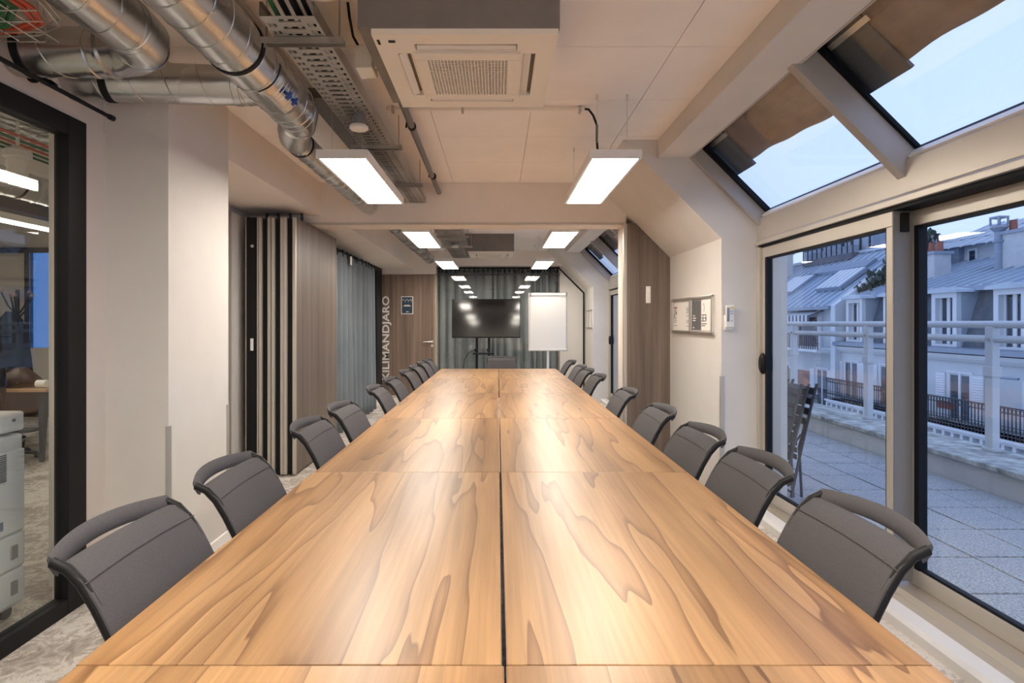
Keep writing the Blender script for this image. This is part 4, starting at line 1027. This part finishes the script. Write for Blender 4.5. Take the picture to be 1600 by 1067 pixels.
for k, m in enumerate(('green', 'green', 'orange', 'green', 'orange')):
    tag(obj('cable', T([(-3.5+.05*k, 1.2, 2.62), (-3.4+.06*k, 2.6, 2.60), (-3.3+.08*k, 4.2, 2.55)], .009, 7), M[m], smooth=True), 'office ceiling ' + ['dark green cable, outermost', 'dark green cable, second', 'orange cable between green ones', 'green cable beside the last orange one', 'orange cable nearest the spot lamp'][k], 'cable', 'office ceiling cables')

# ------------------------------------------------------------------ terrace
ter = struct(obj('floor_terrace', B(2.10, 4.0, -2, 14, -.25, -.03), M['slabbed']), 'terrace of square washed gravel slabs outside the doors', 'terrace')
slab_me = None
for i in range(4):
    for j in range(30):
        x0 = 2.40 + i*.40; y0 = .2 + j*.448
        if slab_me is None:
            s = obj('paving_slab', B(-.193, .193, -.217, .217, -.0, .035), M['slab'], None, .004); s.location = (0,0,0)
            slab_me = s
        else:
            s = slab_me.copy(); C.objects.link(s)
        s.parent = ter
        s.location = Vector((x0+.2, y0+.224, -.033 + random.uniform(-.002, .002))) - ter.location
gr = thing('drain_grate', (2.25, 5, -.03), 'perforated metal drain grate along the door sill', 'grate')
xs_ = [2.13]; ys_ = []
while xs_[-1] < 2.385: xs_ += [xs_[-1]+.009, xs_[-1]+.018]
yy = .3
while yy < 6.2: ys_ += [yy, yy+.012]; yy += .024
obj('mesh_plate', MB().holes(xs_, ys_, .0, lambda i, j: i % 2 == 1 and j % 2 == 0 and 1 < i < len(xs_)-3), M['grate'], gr, solid=.002)
obj('channel', B(2.12,2.395,.2,14,-.03,-.02), M['blackm'], gr)
pp = thing('parapet', (4.25, 5, 0), 'low pale parapet wall with weathered coping on the terrace edge', 'parapet')
obj('wall', B(4.0, 4.52, -2, 14, -3.0, .19), M['parapet'], pp)
obj('coping', B(3.96, 4.56, -2, 14, .19, .235), M['moss'], pp, .008)
rl = thing('terrace_railing', (4.42, 5, .235), 'pale blue-white tubular railing standing on the parapet', 'railing')
obj('rail', T([(4.42,-2,1.365),(4.42,14,1.365)], .034, 12), M['rail'], rl, smooth=True)
obj('rail', T([(4.42,-2,1.235),(4.42,14,1.235)], .034, 12), M['rail'], rl, smooth=True)
for k in range(9):
    y = 5.06 + 1.69*(k-3)
    ps_ = obj('post', MB().box(4.385,4.455,y-.04,y+.04,.26,1.345), M['rail'], rl, .006)
    obj('bracket', MB().box(4.375,4.465,y-.05,y+.05,.90,.99).box(4.37,4.47,y-.055,y+.055,.235,.265), M['rail'], ps_, .004)
    obj('bolt', MB().lathe([(.015,-.06),(.015,.06)], (4.42, y, 1.235), 'x', 10), M['alug'], ps_)
# folding chairs leaning outside the far jamb
def make_fold():
    t = thing('folding_chair', (0,0,0), 'x', 'chair', 'folded terrace chairs')
    for s in (-1, 1):
        obj('frame_tube', T([(.14, s*.2, .01), (.05, s*.2, .45), (-.03, s*.2, .80), (-.06, s*.195, .90)], .011, 8), M['dark'], t, smooth=True)
        obj('frame_tube', T([(.05, s*.18, .01), (.07, s*.18, .40), (.02, s*.18, .60)], .010, 8), M['dark'], t, smooth=True)
        obj('brace', T([(.13, s*.19, .08), (.07, s*.02, .30), (.05, -s*.17, .50)], .007, 6), M['dark'], t, smooth=True)
    for z in (.60, .68, .76, .84):
        xx = .05-.08*(z-.45)/.35
        obj('slat', B(xx-.010, xx+.008, -.19, .19, z-.028, z+.028), M['dark'], t, .003)
    for k in range(5):
        z = .32+.055*k
        obj('slat', B(.078, .092, -.17, .17, z-.02, z+.02), M['dark'], t, .003)
    obj('stretcher', T([(.135,-.2,.05),(.135,.2,.05)], .009, 7), M['dark'], t, smooth=True)
    return t
f0 = make_fold()
f0.location = (2.325, 4.60, .004); f0['label'] = 'folded dark terrace chair closest to the glass door'; f0.rotation_euler = (0,0,math.pi-.1)
dup(f0, (2.385, 4.61, .004), math.pi-.1, 'folded dark terrace chair in the middle of the leaning stack')
dup(f0, (2.445, 4.62, .004), math.pi-.05, 'folded dark terrace chair farthest from the glass door')

# ------------------------------------------------------------------ buildings across the street
FX = 16.0
def dormer(bd, y, z0=.5, z1=2.45, wd=1.1):
    f = obj('window', MB().box(FX-.05, FX+.9, y-wd/2-.02, y-wd/2+.16, z0+.12, z1-.18).box(FX-.05, FX+.9, y+wd/2-.16, y+wd/2+.02, z0+.12, z1-.18).box(FX-.05, FX+.9, y-wd/2-.02, y+wd/2+.02, z1-.18, z1).box(FX-.05, FX+.6, y-wd/2-.02, y+wd/2+.02, z0, z0+.12), M['stone'], bd)
    obj('hood', MB().prism([(y-wd/2-.2, z1), (y+wd/2+.2, z1), (y+wd/2+.16, z1+.1), (y, z1+.2), (y-wd/2-.16, z1+.1)], FX-.2, FX+1.4, 'x'), M['zinc'], f)
    for s in (-1, 1):
        a, b = sorted((y+s*.035, y+s*(wd/2-.16)))
        obj('pane', B(FX+.16, FX+.19, a+.06, b-.06, z0+.2, z1-.25), M['pane'], f)
    obj('casement', MB().box(FX+.12, FX+.16, y-.07, y+.07, z0+.12, z1-.18).box(FX+.12, FX+.16, y-wd/2+.16, y-wd/2+.24, z0+.12, z1-.18).box(FX+.12, FX+.16, y+wd/2-.24, y+wd/2-.16, z0+.12, z1-.18), M['stone'], f)
    obj('cheek', MB().prism([(FX+.1, z0), (FX+.1, z1), (FX+1.2, z1)], y+wd/2+.02, y+wd/2+.05, 'y'), M['zinc'], f)
    obj('cheek', MB().prism([(FX+.1, z0), (FX+.1, z1), (FX+1.2, z1)], y-wd/2-.05, y-wd/2-.02, 'y'), M['zinc'], f)
    obj('sill_grille', MB().box(FX-.12, FX-.09, y-.45, y+.45, z0+.3, z0+.33), M['iron'], f)
def french(bd, y, z0, z1, wd=.95, reddish=False):
    f = obj('window', MB().box(FX-.03, FX+.15, y-wd/2-.08, y-wd/2, z0, z1+.08).box(FX-.03, FX+.15, y+wd/2, y+wd/2+.08, z0, z1+.08).box(FX-.03, FX+.15, y-wd/2, y+wd/2, z1, z1+.08), M['stone'], bd)
    for s in (-1, 1):
        a, b = sorted((y+s*.03, y+s*(wd/2-.04)))
        obj('pane', B(FX-.012, FX+.0, a+.05, b-.05, z0+.1, z1-.06), M['pane'] if not reddish else M['brickwall'], f)
    obj('casement', MB().box(FX-.02, FX-.003, y-.05, y+.05, z0, z1).box(FX-.02, FX-.003, y-wd/2, y-wd/2+.06, z0, z1).box(FX-.02, FX-.003, y+wd/2-.06, y+wd/2, z0, z1), M['stone'], f)
    for s in (-1, 1):
        c = y+s*(wd/2+.08+.24)
        sh = obj('shutter', MB().box(FX-.06, FX-.015, c-.22, c+.22, z0, z1), M['stone'], f)
        lv = MB(); z = z0+.1
        while z < z1-.1: lv.prism([(FX-.085, z), (FX-.06, z+.05), (FX-.06, z)], c-.18, c+.18, 'y'); z += .085
        obj('louvres', lv, M['stone'], sh)
def balcony(bd, y0, y1, z, m='iron'):
    obj('balcony_slab', MB().box(FX-.85, FX, y0, y1, z-.18, z).box(FX-.95, FX, y0, y1, z-.08, z), M['stone'], bd)
    cb = MB(); y = y0+.1
    while y < y1: cb.box(FX-.82, FX-.55, y, y+.12, z-.34, z-.18); y += .38
    obj('corbel', cb, M['stone'], bd)
    r = MB(); X = FX-.82
    r.box(X-.025, X+.025, y0, y1, z+.93, z+.97).box(X-.012, X+.012, y0, y1, z+.76, z+.785).box(X-.012, X+.012, y0, y1, z+.08, z+.11).box(X-.012, X+.012, y0, y1, z+.36, z+.38)
    y = y0
    while y < y1:
        r.box(X-.012, X+.012, y-.012, y+.012, z, z+.95)
        r.tube([(X, y+.065+.05*math.cos(a*math.pi/4), z+.855+.055*math.sin(a*math.pi/4)) for a in range(9)], .010, 4, caps=False)
        r.tube([(X, y, z+.36), (X, y+.065, z+.22), (X, y+.13, z+.36)], .010, 4)
        y += .13
    obj('balcony_railing', r, M[m], bd)
def roof(bd, x0, z0, x1, z1, y0, y1, st, m='zinc'):
    n = int((y1-y0)/st); dx, dz = x1-x0, z1-z0; L = math.hypot(dx, dz); nx, nz = -dz/L, dx/L
    base = None
    for k in range(n):
        a, b = y0+k*st, y0+(k+1)*st
        q = MB().prism([(x0,z0),(x1,z1),(x1+nx*.02,z1+nz*.02),(x0+nx*.02,z0+nz*.02)], a+.02, b-.02, 'y')
        q.prism([(x0,z0),(x1,z1),(x1+nx*.10,z1+nz*.10),(x0+nx*.10,z0+nz*.10)], b-.035, b+.03, 'y')
        if base is None: base = obj('zinc_sheet', q, M[m], bd)
        else:
            c = base.copy(); C.objects.link(c); c.parent = bd; c.location = (0, k*st, 0)
A0, A1 = 2.3, 26.5
ba = thing('apartment_building', (FX, 18, -8), 'white apartment building with slate mansard and zinc roof across the street', 'building')
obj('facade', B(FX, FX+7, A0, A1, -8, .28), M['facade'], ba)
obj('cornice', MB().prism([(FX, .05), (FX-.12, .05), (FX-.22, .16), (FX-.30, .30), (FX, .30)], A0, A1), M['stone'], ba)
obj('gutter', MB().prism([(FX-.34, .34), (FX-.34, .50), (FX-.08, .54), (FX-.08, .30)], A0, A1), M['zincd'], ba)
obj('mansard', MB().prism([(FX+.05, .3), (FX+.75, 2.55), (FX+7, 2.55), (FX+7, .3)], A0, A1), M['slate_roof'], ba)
obj('eave', MB().prism([(FX+.45, 2.50), (FX+.55, 2.68), (FX+1.1, 2.72), (FX+1.1, 2.5)], A0, A1), M['zincd'], ba)
roof(ba, FX+.6, 2.64, 21.2, 4.25, A0, A1, .55)
for y in (4.65, 7.25, 9.85, 12.45, 15.05, 17.65, 20.25, 22.85, 25.35): dormer(ba, y)
for y, rd in ((3.6, False), (6.9, False), (10.0, False), (13.1, False), (16.2, True), (19.6, True), (23.2, False), (25.6, False)): french(ba, y, -2.05, -.38)
balcony(ba, A0+.5, A1-.4, -2.1)
obj('downpipe', T([(FX-.45, 17.9, -2.0), (FX-.45, 17.9, -.45), (FX-.45, 17.75, -.32), (FX-.45, 16.9, -.30)], .04, 8), M['zincd'], ba)
obj('planter', B(FX-.75, FX-.55, 19.1, 19.7, -1.55, -1.30), M['terracotta'], ba)
# attic house with glazed roof
at_ = thing('attic_house', (21.5, 24.3, 4), 'small rooftop house with a sloping glazed roof', 'attic')
obj('wall', B(20.6, 24, 22.7, 26.6, 3.7, 4.75), M['facade'], at_)
obj('window', B(20.54, 20.6, 24.25, 24.75, 3.9, 4.6), M['stone'], at_)
obj('pane', B(20.52, 20.54, 24.36, 24.64, 3.98, 4.5), M['pane'], at_)
obj('wall_bay', B(20.35, 20.6, 25.0, 25.8, 3.7, 4.75), M['zincd'], at_)
gp = MB().prism([(20.2, 4.72), (23.2, 6.0), (24.0, 4.75)], 22.6, 26.6, 'y')
obj('roof_glazing', gp, M['zinc'], at_)
for k in range(7):
    y = 22.65 + k*.655
    obj('glazing_bar', MB().prism([(20.1, 4.74), (23.2, 6.06), (23.2, 5.98), (20.1, 4.66)], y-.03, y+.03, 'y'), M['stone'], at_)
for k in (1, 2): obj('glazing_bar', MB().box(20.2+k*1.0-.03, 20.2+k*1.0+.03, 22.6, 26.6, 4.75+k*.43, 4.79+k*.43), M['stone'], at_)
obj('drain', T([(20.4, 26.2, 5.3), (20.4, 26.2, 3.9)], .05, 6), M['iron'], at_)
def chimney(x0, x1, y0, y1, z0, z1, npots, lab):
    t = thing('chimney', ((x0+x1)/2, (y0+y1)/2, z0), lab, 'chimney')
    obj('stack', B(x0, x1, y0, y1, z0, z1), M['parapet'], t)
    obj('cap', B(x0-.08, x1+.08, y0-.08, y1+.08, z1, z1+.12), M['zincd'], t)
    for k in range(npots):
        y = y0+.15+(y1-y0-.3)*(k/max(1, npots-1))
        obj('chimney_pot', MB().lathe([(.13, z1+.12), (.11, z1+.5), (.13, z1+.52), (.10, z1+.54)], ((x0+x1)/2, y, 0), 'z', 10), M['terracotta'], t)
    return t
chimney(18.6, 19.3, 19.3, 20.95, 2.9, 4.62, 2, 'large pale chimney stack at the right edge of the far roof')
chimney(18.2, 18.9, 23.6, 25.2, 2.9, 4.25, 4, 'chimney with red pots on the zinc roof beside the door mullion')
cw = thing('chimney_cowl', (18.4, 21.2, 3.2), 'tall metal chimney cowl beside the rooftop house', 'chimney')
obj('flue', MB().lathe([(.14,3.2),(.14,4.35),(.2,4.36),(.2,4.42),(.14,4.44),(.14,4.75)], (18.6,21.0,0), 'z', 14), M['zincd'], cw)
obj('cap', MB().lathe([(.15,4.75),(.28,4.9),(.24,5.0)], (18.6,21.0,0), 'z', 14), M['zincd'], cw)
obj('hood', MB().box(18.4,18.8,20.8,21.2,5.25,5.32).box(18.4,18.45,20.8,20.85,5.0,5.25).box(18.75,18.8,20.8,20.85,5.0,5.25).box(18.4,18.45,21.15,21.2,5.0,5.25).box(18.75,18.8,21.15,21.2,5.0,5.25), M['zincd'], cw)
# building with the tall zinc slope
bb = thing('apartment_building', (FX, 34, -8), 'building with a tall ribbed zinc roof and striped awning, farther up the street', 'building')
Y0, Y1 = 26.7, 46.0
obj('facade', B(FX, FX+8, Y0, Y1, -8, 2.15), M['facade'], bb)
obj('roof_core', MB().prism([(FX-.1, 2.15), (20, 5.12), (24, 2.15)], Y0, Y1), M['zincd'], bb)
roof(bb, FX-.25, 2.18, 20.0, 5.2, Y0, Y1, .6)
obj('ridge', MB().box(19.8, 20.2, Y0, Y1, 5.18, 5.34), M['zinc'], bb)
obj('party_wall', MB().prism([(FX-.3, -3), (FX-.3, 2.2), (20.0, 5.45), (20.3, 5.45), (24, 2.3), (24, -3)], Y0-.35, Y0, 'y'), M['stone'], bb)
for y in (28.7, 33.2):
    rw = obj('roof_window', MB().prism([(16.8, 2.98), (18.1, 3.97), (18.0, 4.1), (16.7, 3.15)], y-1.1, y+1.1), M['zincd'], bb)
    for k in range(5):
        obj('pane', MB().prism([(16.74, 3.12), (18.0, 4.07), (17.97, 4.13), (16.70, 3.19)], y-1.0+k*.42, y-.68+k*.42), M['stone'], rw)
obj('roof_box', MB().prism([(18.3, 3.9), (18.9, 4.36), (18.7, 4.6), (18.2, 4.2)], 28.0, 33.0), M['zincd'], bb)
obj('gutter', MB().prism([(FX-.42, 2.02), (FX-.42, 2.18), (FX-.1, 2.2), (FX-.1, 2.0)], Y0, Y1), M['zincd'], bb)
obj('cornice', MB().box(FX-.25, FX, Y0, Y1, -.10, .18), M['stone'], bb)
obj('door_recess', B(FX-.03, FX+.02, 28.2, 30.0, .2, 1.65), M['pane'], bb)
for y in (28.0, 30.1): obj('pilaster', B(FX-.12, FX, y-.15, y+.15, .1, 2.0), M['stone'], bb)
aw = thing('awning', (FX-.4, 29.1, 1.6), 'blue and white striped awning on the far building', 'awning')
for k in range(16):
    y = 27.7 + k*.175
    obj('stripe', MB().prism([(FX-.03, 2.0), (FX-.03, 1.97), (FX-.75, 1.72), (FX-.75, 1.45), (FX-.78, 1.45), (FX-.78, 1.75)], y, y+.175, 'y'), M['stone'] if k % 2 else M['slate_roof'], aw)
obj('terrace_slab', MB().box(FX-.9, FX, Y0+.1, Y1, -.02, .1), M['stone'], bb)
r = MB(); X = FX-.85
r.box(X-.03, X+.03, Y0+.1, Y1, .85, .9); y = Y0+.1
while y < Y1: r.box(X-.015, X+.015, y-.015, y+.015, .1, .88); y += .2
obj('balcony_railing', r, M['iron'], bb)
for y in (27.9, 31.5, 35.0): french(bb, y, -3.0, -.9)
obj('wall_panel', B(FX-.06, FX, 28.9, 31.0, -2.7, -1.1), M['brickwall'], bb)
balcony(bb, Y0+.1, Y1, -3.0)
iv = MB(); rnd = random.Random(9)
for k in range(900):
    u = rnd.random()**.8; x = 16.9+3.3*u+rnd.gauss(0,.16); z = 2.66+.50*u*3.3*.98 + rnd.random()*1.1*(.4+u); y = 26.35+rnd.gauss(0,.28)
    s = rnd.uniform(.07,.17); a = rnd.uniform(0, 6.28)
    p = Vector((x,y,z)); e1 = Vector((math.cos(a)*s*.6, math.sin(a)*s, rnd.uniform(-.4,.4)*s)); e2 = Vector((rnd.uniform(-.3,.3)*s, rnd.uniform(-.3,.3)*s, s))
    iv.add([p-e1, p-e2, p+e1, p+e2], [(0,1,2,3)])
tag(stuff(obj('ivy', iv, M['ivy'])), 'dark ivy covering the party wall between the two roofs', 'ivy')
chimney(18.3, 18.9, 36.2, 38.0, 4.3, 5.75, 4, 'white chimney with a row of small pots at the far left of the roofs')
rt = thing('roof_terrace', (20, 34, 5), 'rooftop terrace with railings and planters on the far building', 'terrace')
obj('deck', B(19.4, 22, 31.0, 36.0, 4.9, 5.25), M['slate_roof'], rt)
r = MB()
for z in (5.85, 6.2, 6.5): r.box(19.42, 19.48, 31, 36, z, z+.05)
for k in range(11): r.box(19.42, 19.48, 31+k*.5-.02, 31+k*.5+.02, 5.2, 6.55)
obj('railing', r, M['iron'], rt)
obj('screen_wall', B(20.4, 20.5, 31.0, 33.4, 5.25, 7.6), M['zinc'], rt)
for k in range(4): obj('screen_post', B(20.34, 20.42, 31.0+k*.8-.05, 31.0+k*.8+.05, 5.25, 7.6), M['iron'], rt)
obj('planter', B(19.55, 19.9, 31.3, 35.5, 5.25, 5.7), M['zincd'], rt)
for yy in (32.2, 34.3):
    p = obj('shrub_stem', MB().tube([(19.7, yy, 5.7), (19.75, yy+.1, 6.6), (19.65, yy-.2, 7.3)], .03, 5).tube([(19.72,yy,6.2),(19.7,yy+.4,6.9)], .02, 5).tube([(19.72,yy,6.4),(19.7,yy-.35,7.0)], .02, 5), M['iron'], rt)
tw = thing('tower_block', (30, 36, -8), 'plain blue-grey tower block rising behind the zinc roof', 'building')
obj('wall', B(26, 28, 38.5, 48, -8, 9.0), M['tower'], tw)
obj('parapet_band', B(25.9, 28.1, 38.4, 48.1, 8.7, 9.2), M['tower'], tw)
for k in range(3): obj('joint', B(25.96, 26.0, 38.5, 48, 1+k*2.8, 1.05+k*2.8), M['zincd'], tw)
br_ = thing('roof_house', (22, 30, 3), 'grey mansard roof behind the red chimney pots', 'building')
obj('roof', MB().prism([(21.6, 3), (22.2, 5.4), (25.0, 6.0), (27, 5.2), (27, 3)], 28.6, 33.5), M['zincd'], br_)
obj('vent_pipe', MB().lathe([(.08,5.3),(.08,5.9),(.16,5.95),(.16,6.0)], (22.8,29.4,0), 'z', 8), M['iron'], br_)
struct(obj('floor_street', B(4.56, FX, -10, 60, -8.2, -8), M['slabbed']), 'dark street far below between the buildings', 'street')
